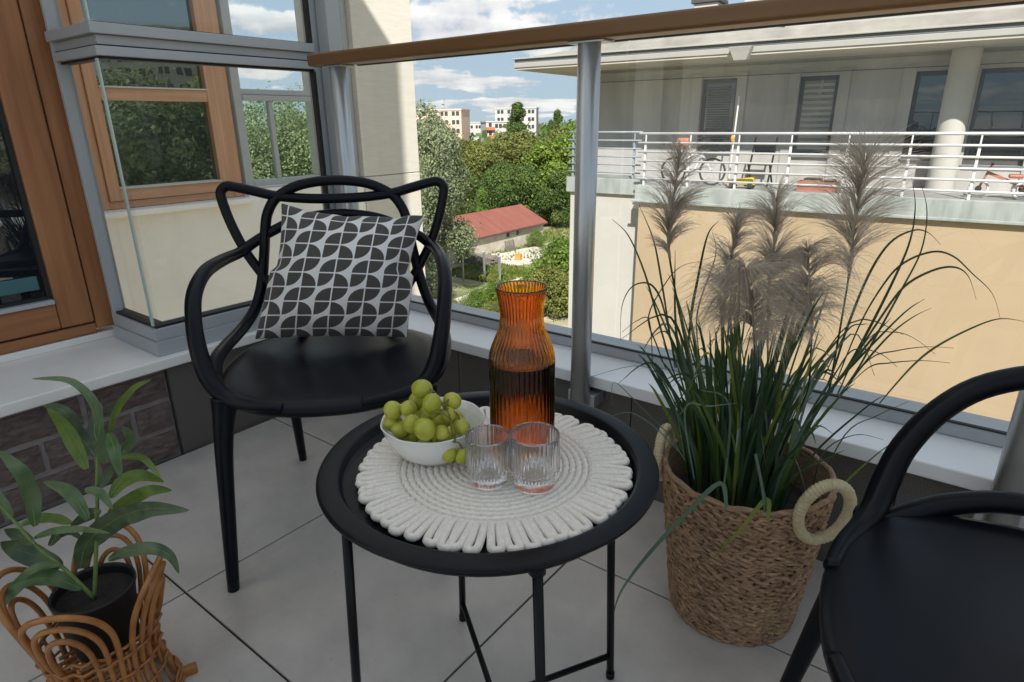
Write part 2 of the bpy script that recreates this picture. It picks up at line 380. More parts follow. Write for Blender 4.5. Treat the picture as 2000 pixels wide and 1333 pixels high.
# ground: grass, dry earth and dirt patches
mt, t, o = new_mat('ground')
b_ = N(t, 'ShaderNodeBsdfPrincipled', i_Roughness=.95); tcg = N(t, 'ShaderNodeTexCoord')
g1 = N(t, 'ShaderNodeTexNoise', i_Scale=.045, i_Detail=8.0, i_Roughness=.62); g2 = N(t, 'ShaderNodeTexNoise', i_Scale=.6, i_Detail=6.0)
for g in (g1, g2): t.links.new(tcg.outputs['Object'], g.inputs['Vector'])
r1 = N(t, 'ShaderNodeMapRange', i_1=.43, i_2=.57); t.links.new(g1.outputs[0], r1.inputs[0])
gx = N(t, 'ShaderNodeMix', data_type='RGBA'); gx.inputs[6].default_value = (.10, .14, .035, 1); gx.inputs[7].default_value = (.40, .335, .225, 1); t.links.new(r1.outputs[0], gx.inputs[0])
gh = N(t, 'ShaderNodeHueSaturation'); t.links.new(MTH(t, 'MULTIPLY_ADD', g2.outputs[0], 1.2, .4), gh.inputs['Value']); t.links.new(gx.outputs[2], gh.inputs['Color'])
t.links.new(gh.outputs[0], b_.inputs['Base Color']); t.links.new(b_.outputs[0], o.inputs[0])
# cushion print: quarter discs on a square grid, by UV
mt, t, o = new_mat('cushion_print')
b_ = N(t, 'ShaderNodeBsdfPrincipled', i_Roughness=.9); b_.inputs['Sheen Weight'].default_value = .15
uvn = N(t, 'ShaderNodeUVMap'); sx = N(t, 'ShaderNodeSeparateXYZ'); t.links.new(uvn.outputs[0], sx.inputs[0])
CELLS = 9.8
U = MTH(t, 'MULTIPLY_ADD', sx.outputs[0], CELLS, 20.35); V = MTH(t, 'MULTIPLY_ADD', sx.outputs[1], CELLS, 20.2)
fu = MTH(t, 'FRACT', U); fv = MTH(t, 'FRACT', V)
pu = MTH(t, 'MODULO', MTH(t, 'FLOOR', U), 2.0); pv = MTH(t, 'MODULO', MTH(t, 'FLOOR', V), 2.0)   # parity; v grows upward so pv=1 is the upper row
gap = .045
def lin(x): return MTH(t, 'DIVIDE', MTH(t, 'SUBTRACT', x, gap), 1 - 2 * gap)
a_, c_ = lin(fu), lin(fv)
ia, ic = MTH(t, 'SUBTRACT', 1.0, a_), MTH(t, 'SUBTRACT', 1.0, c_)
# centre right? upper-left cell: centre lower right; upper-right: centre upper left; lower-left: centre upper left; lower-right: centre lower left
def dist(x, y): return MTH(t, 'SQRT', MTH(t, 'ADD', MTH(t, 'MULTIPLY', x, x), MTH(t, 'MULTIPLY', y, y)))
d_ul = dist(ia, c_); d_ur = dist(a_, ic); d_ll = dist(a_, ic); d_lr = dist(a_, c_)
def mixf(f, x, y): # f? y : x
    return MTH(t, 'ADD', MTH(t, 'MULTIPLY', x, MTH(t, 'SUBTRACT', 1.0, f)), MTH(t, 'MULTIPLY', y, f))
dd = mixf(pv, mixf(pu, d_ll, d_lr), mixf(pu, d_ul, d_ur))
ins = MTH(t, 'MINIMUM', MTH(t, 'MINIMUM', a_, ia), MTH(t, 'MINIMUM', c_, ic))
on = MTH(t, 'MULTIPLY', MTH(t, 'LESS_THAN', dd, 1.0), MTH(t, 'GREATER_THAN', ins, 0.0))
wv = N(t, 'ShaderNodeTexNoise', i_Scale=260.0, i_Detail=2.0); t.links.new(uvn.outputs[0], wv.inputs['Vector'])
cx = N(t, 'ShaderNodeMix', data_type='RGBA'); cx.inputs[6].default_value = (.80, .77, .74, 1); cx.inputs[7].default_value = (.075, .067, .060, 1); t.links.new(on, cx.inputs[0])
chs = N(t, 'ShaderNodeHueSaturation'); t.links.new(MTH(t, 'MULTIPLY_ADD', wv.outputs[0], .3, .85), chs.inputs['Value']); t.links.new(cx.outputs[2], chs.inputs['Color'])
t.links.new(chs.outputs[0], b_.inputs['Base Color']); t.links.new(b_.outputs[0], o.inputs[0])
bpc = N(t, 'ShaderNodeBump', i_Strength=.25, i_Distance=.0006); t.links.new(wv.outputs[0], bpc.inputs['Height']); t.links.new(bpc.outputs[0], b_.inputs['Normal'])
# grapes: waxy translucent skin
mt, t, o = new_mat('grape')
b_ = N(t, 'ShaderNodeBsdfPrincipled', i_Roughness=.28); b_.inputs['Subsurface Weight'].default_value = .55; b_.inputs['Subsurface Radius'].default_value = (.5, .6, .12); b_.inputs['Subsurface Scale'].default_value = .01
oi = N(t, 'ShaderNodeObjectInfo'); tcg = N(t, 'ShaderNodeTexCoord'); gn = N(t, 'ShaderNodeTexNoise', i_Scale=70.0, i_Detail=4.0); t.links.new(tcg.outputs['Object'], gn.inputs['Vector'])
gx = N(t, 'ShaderNodeMix', data_type='RGBA'); gx.inputs[6].default_value = (.27, .31, .015, 1); gx.inputs[7].default_value = (.54, .51, .075, 1)
t.links.new(MTH(t, 'ADD', MTH(t, 'MULTIPLY', oi.outputs['Random'], .5), MTH(t, 'MULTIPLY', gn.outputs[0], .6), clamp=True), gx.inputs[0])
t.links.new(gx.outputs[2], b_.inputs['Base Color']); t.links.new(b_.outputs[0], o.inputs[0])
LEAVES= [([(-0.9998, 0.2843, 0.5049), (-1.0065, 0.2922, 0.5258), (-1.021, 0.2921, 0.5606), (-1.0552, 0.2796, 0.5831), (-1.0999, 0.2486, 0.5852)], 0.0062, 1), ([(-0.9935, 0.2983, 0.5062), (-0.9479, 0.2979, 0.5558), (-0.9278, 0.3183, 0.5881), (-0.9095, 0.3385, 0.6008)], 0.0052, 2), ([(-1.0106, 0.2768, 0.4702), (-1.0511, 0.2742, 0.4959), (-1.0595, 0.2649, 0.537), (-1.1129, 0.2556, 0.5349)], 0.0111, 0), ([(-1.0131, 0.2626, 0.4544), (-1.0279, 0.2602, 0.488), (-1.0365, 0.2545, 0.5244), (-1.0323, 0.2408, 0.5591)], 0.0099, 2), ([(-0.9919, 0.2781, 0.4944), (-1.0277, 0.2903, 0.5097), (-1.0665, 0.3175, 0.5283)], 0.01, 0), ([(-0.9909, 0.2955, 0.5082), (-0.942, 0.2833, 0.5007), (-0.9321, 0.2787, 0.4611)], 0.0085, 1), ([(-0.9637, 0.2975, 0.4805), (-0.9462, 0.3066, 0.5071), (-0.9214, 0.2919, 0.5424)], 0.0076, 1), ([(-0.9748, 0.2848, 0.476), (-0.9536, 0.3148, 0.4719), (-0.9119, 0.3143, 0.4706), (-0.893, 0.3164, 0.4566)], 0.0044, 2), ([(-1.015, 0.2834, 0.3931), (-1.0033, 0.3018, 0.4165), (-0.9736, 0.3197, 0.4298), (-0.9776, 0.3496, 0.402)], 0.0103, 2), ([(-1.0097, 0.2741, 0.3687), (-0.9806, 0.2924, 0.3934), (-0.9279, 0.3103, 0.4253), (-0.914, 0.3349, 0.4179)], 0.0102, 2), ([(-1.0684, 0.2335, 0.2654), (-1.0382, 0.2461, 0.323), (-0.9733, 0.275, 0.3776), (-0.8991, 0.2953, 0.4134), (-0.8394, 0.3243, 0.4191)], 0.018, 0), ([(-1.0137, 0.2598, 0.2915), (-0.9738, 0.2741, 0.3161), (-0.925, 0.2935, 0.3338), (-0.8967, 0.3067, 0.3243), (-0.8851, 0.309, 0.2965)], 0.0092, 0), ([(-1.0144, 0.2542, 0.4226), (-0.992, 0.2667, 0.4192), (-0.9492, 0.2642, 0.4088)], 0.0063, 1), ([(-1.0297, 0.2518, 0.3643), (-1.0659, 0.2518, 0.387), (-1.0801, 0.2433, 0.4061), (-1.1099, 0.2279, 0.4141)], 0.0104, 1), ([(-1.1022, 0.201, 0.351), (-1.1129, 0.208, 0.4005), (-1.107, 0.2013, 0.4506), (-1.1594, 0.1971, 0.4662)], 0.0135, 1), ([(-1.0436, 0.2323, 0.3624), (-1.1134, 0.2257, 0.3454), (-1.1652, 0.2139, 0.3288), (-1.1865, 0.1977, 0.3168)], 0.0095, 2), ([(-1.1176, 0.1985, 0.3237), (-1.0544, 0.2133, 0.3558), (-1.0069, 0.2354, 0.3664), (-0.9383, 0.25, 0.3808)], 0.0053, 1), ([(-1.0775, 0.2069, 0.3218), (-1.0676, 0.2186, 0.3412), (-1.0746, 0.2367, 0.3333), (-1.0389, 0.2412, 0.3301)], 0.0087, 0), ([(-1.0913, 0.2177, 0.2707), (-1.1239, 0.1978, 0.2833), (-1.1506, 0.1777, 0.3019), (-1.147, 0.1623, 0.3249)], 0.0168, 0), ([(-1.0815, 0.2131, 0.2799), (-1.0925, 0.1888, 0.2859), (-1.0988, 0.1705, 0.2799), (-1.0729, 0.1491, 0.2896)], 0.0068, 1), ([(-1.1405, 0.1795, 0.3587), (-1.1701, 0.1835, 0.3678), (-1.2043, 0.1843, 0.3953)], 0.0078, 1), ([(-1.0957, 0.1926, 0.3267), (-1.1618, 0.1881, 0.3148), (-1.1698, 0.175, 0.3312)], 0.0096, 0), ([(-0.9896, 0.2836, 0.4634), (-0.989, 0.2796, 0.4868), (-0.9775, 0.2852, 0.5244)], 0.0082, 1), ([(-1.0049, 0.2718, 0.42), (-1.0193, 0.291, 0.4329), (-1.0001, 0.307, 0.4598)], 0.0065, 0), ([(-1.0621, 0.2268, 0.234), (-1.0848, 0.1927, 0.2659), (-1.0979, 0.1614, 0.2684), (-1.1117, 0.131, 0.2342)], 0.0154, 1), ([(-1.0064, 0.2648, 0.3838), (-1.0518, 0.2588, 0.3599), (-1.0996, 0.2439, 0.3273)], 0.0088, 0)]
STEMS= [[(-1.0549, 0.238, 0.2105), (-1.0368, 0.2521, 0.2991), (-1.0216, 0.2638, 0.3753), (-1.01, 0.2727, 0.439), (-0.9992, 0.281, 0.4914), (-0.9949, 0.2843, 0.5084)], [(-1.0553, 0.2378, 0.2084), (-1.0809, 0.218, 0.2651), (-1.1097, 0.1958, 0.315), (-1.1282, 0.1815, 0.3632), (-1.142, 0.1709, 0.4006)], [(-1.0549, 0.238, 0.2105), (-1.0727, 0.2244, 0.2397), (-1.1035, 0.2006, 0.2504)]]
BLADES= [([(-0.4116, 1.019, 0.5141), (-0.4408, 0.9937, 0.6863), (-0.4632, 1.0001, 0.7501), (-0.4803, 0.9755, 0.8063)], 0.00149, 0), ([(-0.4103, 1.0009, 0.5203), (-0.4318, 0.9801, 0.6067), (-0.4591, 0.9681, 0.6945), (-0.4856, 0.9535, 0.7574), (-0.5044, 0.9296, 0.7858)], 0.00161, 0), ([(-0.392, 0.9776, 0.5321), (-0.407, 0.9568, 0.6174), (-0.4275, 0.9627, 0.6607), (-0.436, 0.9338, 0.6864), (-0.461, 0.9262, 0.6775), (-0.4758, 0.9235, 0.642), (-0.4691, 0.9107, 0.5861)], 0.00143, 0), ([(-0.4013, 1.0161, 0.5175), (-0.416, 1.0103, 0.6167), (-0.4202, 0.999, 0.7326)], 0.00254, 0), ([(-0.4075, 1.0633, 0.5008), (-0.4021, 1.0503, 0.6093), (-0.3998, 1.0603, 0.673), (-0.3898, 1.0608, 0.7512), (-0.3811, 1.0851, 0.7738)], 0.00264, 0), ([(-0.3859, 1.0801, 0.5004), (-0.4002, 1.0731, 0.604), (-0.3854, 1.0983, 0.7088), (-0.3921, 1.0894, 0.7526)], 0.0012, 0), ([(-0.4362, 1.0333, 0.5038), (-0.4459, 1.0126, 0.5494), (-0.4619, 1.0011, 0.6079), (-0.4411, 1.0233, 0.6717), (-0.4204, 1.0329, 0.6987), (-0.395, 1.0477, 0.7077)], 0.00119, 0), ([(-0.4169, 0.9327, 0.5408), (-0.4231, 0.9214, 0.6264), (-0.4421, 0.9126, 0.6252), (-0.4662, 0.9094, 0.6015)], 0.00079, 0), ([(-0.1941, 1.2575, 0.4303), (-0.1707, 1.2672, 0.4901), (-0.1475, 1.2818, 0.5715), (-0.124, 1.2959, 0.6702), (-0.1128, 1.2982, 0.7352), (-0.1154, 1.3009, 0.7936), (-0.1293, 1.303, 0.8418)], 0.00225, 0), ([(-0.1763, 1.2689, 0.4308), (-0.1528, 1.2742, 0.492), (-0.1364, 1.2976, 0.5535), (-0.1119, 1.3162, 0.6437), (-0.0953, 1.3271, 0.7153), (-0.0985, 1.3238, 0.7839), (-0.1157, 1.3129, 0.8335)], 0.00249, 0), ([(-0.1922, 1.1934, 0.4541), (-0.1836, 1.2086, 0.5061), (-0.1736, 1.2056, 0.5868), (-0.1577, 1.2231, 0.6799), (-0.1379, 1.2456, 0.735), (-0.1104, 1.2648, 0.757), (-0.0874, 1.2725, 0.7553), (-0.0671, 1.3046, 0.731)], 0.00214, 0), ([(-0.1829, 1.2204, 0.4468), (-0.16, 1.2364, 0.5813), (-0.1352, 1.2411, 0.662), (-0.1134, 1.2715, 0.6995), (-0.076, 1.2928, 0.7201), (-0.046, 1.3266, 0.7094), (-0.0146, 1.3455, 0.6797), (0.0207, 1.3817, 0.6406), (0.0415, 1.3935, 0.593)], 0.00174, 0), ([(-0.1689, 1.1971, 0.459), (-0.1549, 1.1965, 0.526), (-0.1285, 1.2243, 0.6053), (-0.104, 1.2456, 0.6628), (-0.0712, 1.2732, 0.6903), (-0.0413, 1.2842, 0.6991), (-0.0191, 1.3138, 0.6809), (-0.0003, 1.329, 0.6387)], 0.00235, 0), ([(-0.1021, 1.2079, 0.4569), (-0.0696, 1.2403, 0.5215), (-0.0402, 1.2625, 0.5615), (0.0046, 1.286, 0.5992), (0.0388, 1.3126, 0.6145), (0.0744, 1.3309, 0.6106)], 0.00183, 1), ([(-0.1615, 1.2416, 0.4613), (-0.144, 1.2577, 0.5059), (-0.1134, 1.2697, 0.5658), (-0.0865, 1.2959, 0.5978), (-0.0618, 1.3156, 0.6154)], 0.00169, 0), ([(-0.1632, 1.1745, 0.4687), (-0.1278, 1.1877, 0.5425), (-0.0955, 1.228, 0.5524), (-0.0559, 1.2535, 0.5608), (-0.0153, 1.287, 0.5574)], 0.00111, 0), ([(-0.1622, 1.1675, 0.4715), (-0.1289, 1.1983, 0.5222), (-0.1011, 1.2236, 0.5297), (-0.0563, 1.2546, 0.5347), (-0.0149, 1.2887, 0.5288)], 0.0011, 0), ([(-0.1801, 1.1185, 0.4847), (-0.1569, 1.1397, 0.5583), (-0.1373, 1.162, 0.5661), (-0.1099, 1.1883, 0.5538), (-0.0859, 1.196, 0.5345)], 0.00107, 0), ([(-0.1899, 1.1528, 0.501), (-0.1675, 1.1687, 0.5919), (-0.1452, 1.171, 0.6072), (-0.1398, 1.186, 0.6043)], 0.0011, 0), ([(-0.1662, 1.1595, 0.4734), (-0.135, 1.1792, 0.5807), (-0.0994, 1.2086, 0.5913), (-0.0714, 1.2349, 0.5779), (-0.0388, 1.2566, 0.5501)], 0.00073, 0), ([(-0.2572, 0.899, 0.3429), (-0.2683, 0.8865, 0.393), (-0.312, 0.8636, 0.3278), (-0.3574, 0.8264, 0.2477), (-0.3909, 0.8064, 0.1713), (-0.3998, 0.799, 0.1163)], 0.00375, 3), ([(-0.2037, 0.954, 0.3096), (-0.2132, 0.9635, 0.3441), (-0.2387, 0.921, 0.2949), (-0.2777, 0.9011, 0.2234)], 0.0034, 2), ([(-0.2081, 0.9643, 0.3208), (-0.2361, 0.946, 0.4315), (-0.2166, 0.9536, 0.3541), (-0.2078, 0.9785, 0.2484), (-0.1972, 0.9751, 0.1818)], 0.00214, 3), ([(-0.3336, 0.8993, 0.4052), (-0.3619, 0.892, 0.4471), (-0.3932, 0.8547, 0.4995), (-0.436, 0.8331, 0.5439), (-0.4347, 0.8289, 0.5035)], 0.00094, 3), ([(-0.3448, 0.9296, 0.3872), (-0.3722, 0.918, 0.5045), (-0.4116, 0.8841, 0.5608), (-0.4776, 0.8231, 0.5454)], 0.00088, 3), ([(-0.3443, 0.9106, 0.4085), (-0.384, 0.8756, 0.4649), (-0.4119, 0.8473, 0.4913), (-0.4322, 0.8258, 0.4882)], 0.00086, 3), ([(-0.1568, 1.1761, 0.2246), (-0.1308, 1.1953, 0.2884), (-0.0923, 1.2349, 0.3449), (-0.0563, 1.263, 0.3877)], 0.00296, 2), ([(-0.1817, 1.2077, 0.2266), (-0.1491, 1.2264, 0.3711), (-0.1076, 1.272, 0.4054), (-0.063, 1.2839, 0.4431)], 0.00102, 0), ([(-0.1798, 1.1713, 0.2323), (-0.1752, 1.1863, 0.3392), (-0.1327, 1.2204, 0.3787), (-0.0875, 1.2433, 0.3731)], 0.00109, 0), ([(-0.2877, 0.9749, 0.3218), (-0.2941, 0.9766, 0.4862), (-0.3308, 0.9352, 0.5207)], 0.0018, 3), ([(-0.3177, 0.9089, 0.3696), (-0.3372, 0.8886, 0.5021), (-0.3055, 0.9147, 0.5066), (-0.2755, 0.9551, 0.5053)], 0.00129, 3)]
PLUMES= [([(-0.381, 1.0007, 0.5455), (-0.4175, 0.9725, 0.7235), (-0.4203, 0.9704, 0.7951), (-0.413, 0.976, 0.8906)], 0.0482, 0), ([(-0.3354, 1.0864, 0.4682), (-0.351, 1.0744, 0.5883), (-0.3513, 1.0741, 0.6822), (-0.3473, 1.0772, 0.7838)], 0.0463, 0), ([(-0.2743, 1.0704, 0.4497), (-0.2894, 1.0587, 0.5744), (-0.2976, 1.0524, 0.6406), (-0.3141, 1.0396, 0.7113)], 0.088, 1), ([(-0.2829, 1.1648, 0.4539), (-0.2998, 1.1517, 0.6264), (-0.3009, 1.1509, 0.7111), (-0.3073, 1.1459, 0.8092)], 0.0574, 0), ([(-0.2087, 1.1462, 0.4796), (-0.217, 1.1398, 0.5822), (-0.2283, 1.1311, 0.6609), (-0.2392, 1.1227, 0.7316)], 0.0695, 1), ([(-0.1846, 1.2027, 0.4658), (-0.1844, 1.2029, 0.6751), (-0.1891, 1.1992, 0.7686), (-0.1885, 1.1997, 0.8731)], 0.0815, 0)]
GRAPES= [((-0.5709, 0.54, 0.601), 0.015, 0.0126), ((-0.5412, 0.5278, 0.593), 0.0119, 0.0119), ((-0.5346, 0.5593, 0.586), 0.0126, 0.0112), ((-0.6069, 0.5173, 0.568), 0.0121, 0.0121), ((-0.5836, 0.5248, 0.574), 0.0106, 0.0113), ((-0.5956, 0.553, 0.571), 0.0124, 0.0124), ((-0.5618, 0.5097, 0.564), 0.0117, 0.0117), ((-0.535, 0.5061, 0.566), 0.0131, 0.0148), ((-0.5265, 0.5284, 0.554), 0.0103, 0.0096), ((-0.5125, 0.5529, 0.558), 0.0131, 0.009), ((-0.5287, 0.5451, 0.574), 0.0104, 0.0097), ((-0.5507, 0.5509, 0.556), 0.0106, 0.0092), ((-0.6139, 0.5216, 0.546), 0.013, 0.0123), ((-0.596, 0.5172, 0.542), 0.0121, 0.0107), ((-0.558, 0.5478, 0.548), 0.0107, 0.01), ((-0.5719, 0.5467, 0.561), 0.0114, 0.0107), ((-0.52, 0.5342, 0.521), 0.0097, 0.0114), ((-0.5027, 0.5418, 0.521), 0.009, 0.0117), ((-0.5088, 0.5307, 0.56), 0.0035, 0.0051), ((-0.5905, 0.5462, 0.551), 0.0109, 0.0109), ((-0.536, 0.5685, 0.558), 0.01, 0.0086), ((-0.5597, 0.5508, 0.566), 0.01, 0.0092)]
HANG = radians(-28); RPH = 50
# ================================================================== LARGE STRUCTURE
GZ = -17.5
tag(MB().box(-2600, 2600, -400, 3600, GZ - .5, GZ).build('ground', 'ground'), kind='structure')

# ---- our own flat: added shade wall, house body, roof slab, balcony slab
FW = -1.826                                      # inner face of the left upstand
house = MB().box(-7.5, -2.32, -4, .70, GZ, 5.3).box(-2.32, -2.19, -4, .70, GZ, .30).box(-2.32, -2.19, -4, .70, 2.32, 5.3).box(-2.19, 5.0, -3.2, 1.33, -2.9, -.242)
tag(box(4.1, 7.75, -10.6, -10, GZ, 14.9).build('shade_wall', 'house_white', bevel=.05), 'unseen thin wall added behind the balcony to shade it', 'building')  # unseen blocker added out of view, sized to keep sun off the balcony
house_o = tag(house.build('house_wall', 'house_white'), kind='structure')

# ---- floor: 60 cm tiles with recessed dark joints
floor = tag(box(-2.18, 5.0, -3.2, 1.36, -.24, -.008).build('balcony_floor', 'grout'), kind='structure')
PX, PY, OX, OY, GAP = .5985, .5955, -1.221, .431, .0022
for i in range(-2, 10):
    for j in range(-6, 3):
        x0, x1 = OX + i * PX + GAP, OX + (i + 1) * PX - GAP
        y0, y1 = OY + j * PY + GAP, OY + (j + 1) * PY - GAP
        x0, x1, y0, y1 = max(x0, FW), min(x1, 4.6), max(y0, -3.19), min(y1, 1.343)
        if x1 - x0 < .02 or y1 - y0 < .02: continue
        MB().box(x0, x1, y0, y1, -.007, random.uniform(-.0004, .0004)).build('tile', 'tile', floor, bevel=.0012, segs=1)

# ---- low walls: brick with mortar on the left, speckled slabs elsewhere
bw = tag(box(-2.19, FW - .012, -1.2, .722, -.23, .283).build('brick_wall', 'mortar', kind=None), 'low wall of rough purple brown brick under the pale ledge', 'wall')
rb = random.Random(4)
BH, MJ = .076, .0165
for r in range(3):
    z0 = .005 + r * (BH + MJ)
    y = .716; spans = []
    ln = .094 if r == 1 else .205
    while y > -1.19:
        spans.append((max(y - ln, -1.195), y)); y -= ln + .0145; ln = .205
    for (a, b) in spans:
        if b - a < .03: continue
        mb = MB(); n = 5; d = .010
        # a rough faced brick: front face as a small uneven grid
        gy, gz = 7, 3; base = 0
        for iz in range(gz + 1):
            for iy in range(gy + 1):
                edge = iz in (0, gz) or iy in (0, gy)
                mb.v.append((FW - .001 + (-.006 if edge else rb.uniform(-.0045, .003)), a + (b - a) * iy / gy + (rb.uniform(-.002, .002)), z0 + BH * iz / gz + (rb.uniform(-.002, .002))))
        for iz in range(gz):
            for iy in range(gy):
                q = iz * (gy + 1) + iy; mb.f.append((q, q + 1, q + gy + 2, q + gy + 1))
        k = len(mb.v); mb.v += [(FW - .03, a, z0), (FW - .03, b, z0), (FW - .03, b, z0 + BH), (FW - .03, a, z0 + BH)]
        L_ = gy + 1
        bot = list(range(0, L_)); top = list(range(gz * L_, gz * L_ + L_)); lef = [i * L_ for i in range(gz + 1)]; rig = [i * L_ + gy for i in range(gz + 1)]
        mb.f.append(tuple(reversed(bot)) + (k, k + 1)); mb.f.append(tuple(top) + (k + 2, k + 3)); mb.f.append(tuple(lef) + (k + 3, k)); mb.f.append(tuple(reversed(rig)) + (k + 1, k + 2))
        mb.build('brick', 'brick', bw)
up = tag(box(-1.95, 5.0, 1.362, 1.56, -.23, .281).build('parapet_wall', 'plinth'), 'low parapet wall clad in speckled dark grey slabs below the white coping', 'wall')
x = FW
k = 0
while x < 4.9:
    x2 = min(x + (.575 if k == 0 else .5985), 5.0); MB().box(x + .0012, x2 - .0012, 1.345, 1.3615, -.006, .281).build('plinth_slab', 'plinth', up, bevel=.0012, segs=1); x = x2; k += 1
MB().box(-1.95, FW - .017, .726, 1.345, -.007, .281).build('return_wall', 'plinth', up)
MB().box(FW - .0165, FW, .727, 1.3435, -.006, .281).build('plinth_slab', 'plinth', up, bevel=.0012, segs=1)

# ---- copings / ledges (folded sheet)
lg = MB().box(-2.185, -1.796, -1.19, 1.3125, .2855, .3165)
tag(lg.build('window_ledge', 'cream_sheet', bevel=.004), 'broad cream ledge on top of the brick wall below the timber door', 'ledge')
cp = tag(MB().box(-2.15, 5.0, 1.315, 1.585, .2825, .3155).build('parapet_coping', 'white_sheet', bevel=.004), 'white sheet coping running along the parapet under the glass', 'coping')

# ---- glass balustrade
bal = empty('glass_balustrade', 'frameless glass balustrade with brown handrail and grey posts', 'balustrade', (0, 0, 0))
MB().box(-1.74, 5.0, 1.258, 1.322, 1.104, 1.140).build('handrail', 'handrail', bal, bevel=.008, segs=3)
for px_ in (-1.633, -.772, .112, .98, 1.84, 2.7):
    po = MB(); w2, d2 = .0255, .0165
    po.lathe([(.0255, .225), (.0255, 1.0985)], 28, (px_, 1.288, 0), cap0=True, cap1=True)
    p_o = po.build('post', 'post_alu', bal, smooth=True)
    MB().box(px_ - .045, px_ + .045, 1.268, 1.318, 1.0988, 1.1035).build('post_plate', 'post_alu', p_o, bevel=.001)
    MB().box(px_ + .012, px_ + .040, 1.292, 1.3445, .238, .272).box(px_ - .040, px_ - .012, 1.292, 1.3445, .238, .272).build('post_bracket', 'post_alu', p_o, bevel=.002)
MB().box(-1.815, 5.0, 1.467, 1.545, .3165, .346).build('bottom_channel', 'alu', bal, bevel=.002)
MB().box(-1.815, 5.0, 1.4640, 1.4735, .3465, .3500).build('gasket', 'gasket', bal)
for a, b in ((-1.81, -.80), (-.794, .11), (.116, .98), (.986, 1.9), (1.906, 4.9)):
    g = MB().box(a, b, 1.510, 1.518, .347, 1.124).build('glass_panel', 'pane', bal)
    MB().box(a, b, 1.507, 1.521, 1.1245, 1.1335).build('edge_strip', 'gasket', g)

# ---- glazed partition on the left: jog, transom, corner post
par = empty('glass_partition', 'grey framed frameless glass partition with a glass corner on the ledge', 'partition', (0, 0, 0))
def Lprofile(n, zz0, zz1, off, m_='alu', bev=.0015, ybeg=.716, xend=-2.112):
    # profile along the corner: leg along Y (x=FW) and leg along X (y=.716); off = how far it stands proud
    mb = MB().box(FW - .042, FW + off, ybeg - off, 1.352, zz0, zz1)
    mb.build(n, m_, par, bevel=bev)
    MB().box(xend, FW - .0425, ybeg - off, ybeg + .042, zz0, zz1).build(n, m_, par, bevel=bev)
Lprofile('bottom_track', .3170, .360, .006); Lprofile('bottom_track', .3605, .396, .001); Lprofile('glass_seal', .3962, .4035, -.008, 'gasket', 0)
Lprofile('transom', 1.1065, 1.129, .000); Lprofile('transom', 1.1325, 1.155, -.010); Lprofile('transom', 1.1555, 1.181, .006); Lprofile('glass_seal', 1.1292, 1.1323, -.006, 'gasket', 0)
Lprofile('glass_seal', 1.1005, 1.1062, -.012, 'gasket', 0); Lprofile('glass_seal', 1.1813, 1.1845, -.012, 'gasket', 0)
for z0, z1 in ((.403, 1.1008), (1.1845, 2.597)):
    MB().box(FW - .024, FW - .016, .7245, 1.348, z0, z1).build('glass_pane', 'pane', par)
    MB().box(-2.108, FW - .027, .7325, .7405, z0, z1).build('glass_pane', 'pane', par)
    MB().box(FW - .0262, FW - .0150, .7195, .7238, z0, z1).build('glass_edge', 'glass_edge', par)
MB().box(FW - .045, FW - .004, 1.3535, 1.400, .3168, 2.598).build('corner_post', 'alu', par, bevel=.002)
MB().box(FW - .020, FW - .002, 1.3425, 1.3530, .404, 1.100).box(FW - .020, FW - .002, 1.3425, 1.3530, 1.185, 2.597).build('post_seal', 'gasket', par)
MB().box(FW + .004, FW + .055, 1.372, 1.425, .3168, 2.598).build('side_post', 'alu', par, bevel=.002)
MB().box(-2.1155, -2.098, .717, .745, .3172, 2.598).build('wall_profile', 'alu', par, bevel=.002)
MB().box(-2.142, -2.116, .7455, .760, .3172, 2.598).build('wall_profile', 'alu', par, bevel=.002)

# ---- timber balcony window on the left
tw = empty('timber_window', 'dark brown timber balcony window at the left edge above the ledge', 'window', (0, 0, 0))
MB().box(-2.19, -2.135, .676, .7445, .352, 2.32).build('frame_stile', 'timber_v', tw, bevel=.003)
MB().box(-2.19, -2.138, -1.19, .6755, .340, .372).build('frame_rail', 'timber_h', tw, bevel=.003)
MB().box(-2.19, -2.136, -1.19, .7445, .3168, .3385).build('threshold', 'cream_sheet', tw, bevel=.002)
MB().box(-2.19, -2.128, .584, .672, .3785, 2.30).build('sash_stile', 'timber_v', tw, bevel=.005)
MB().box(-2.19, -2.128, -1.19, .5835, .3785, .455).build('sash_rail', 'timber_h', tw, bevel=.005)
MB().box(-2.15, -2.119, -1.19, .5815, .4555, .4680).build('drip_bar', 'alu', tw, bevel=.002)
MB().box(-2.160, -2.152, -1.19, .584, .470, 2.3).build('glass_pane', 'window_dark', tw)
MB().box(-2.1515, -2.140, .572, .5838, .470, 2.3).box(-2.1515, -2.140, -1.19, .572, .4685, .4765).build('glass_bead', 'gasket', tw)
MB().box(-2.150, -2.141, .0, .560, .500, .540).build('inner_sill', 'teal_plastic', tw, bevel=.003)

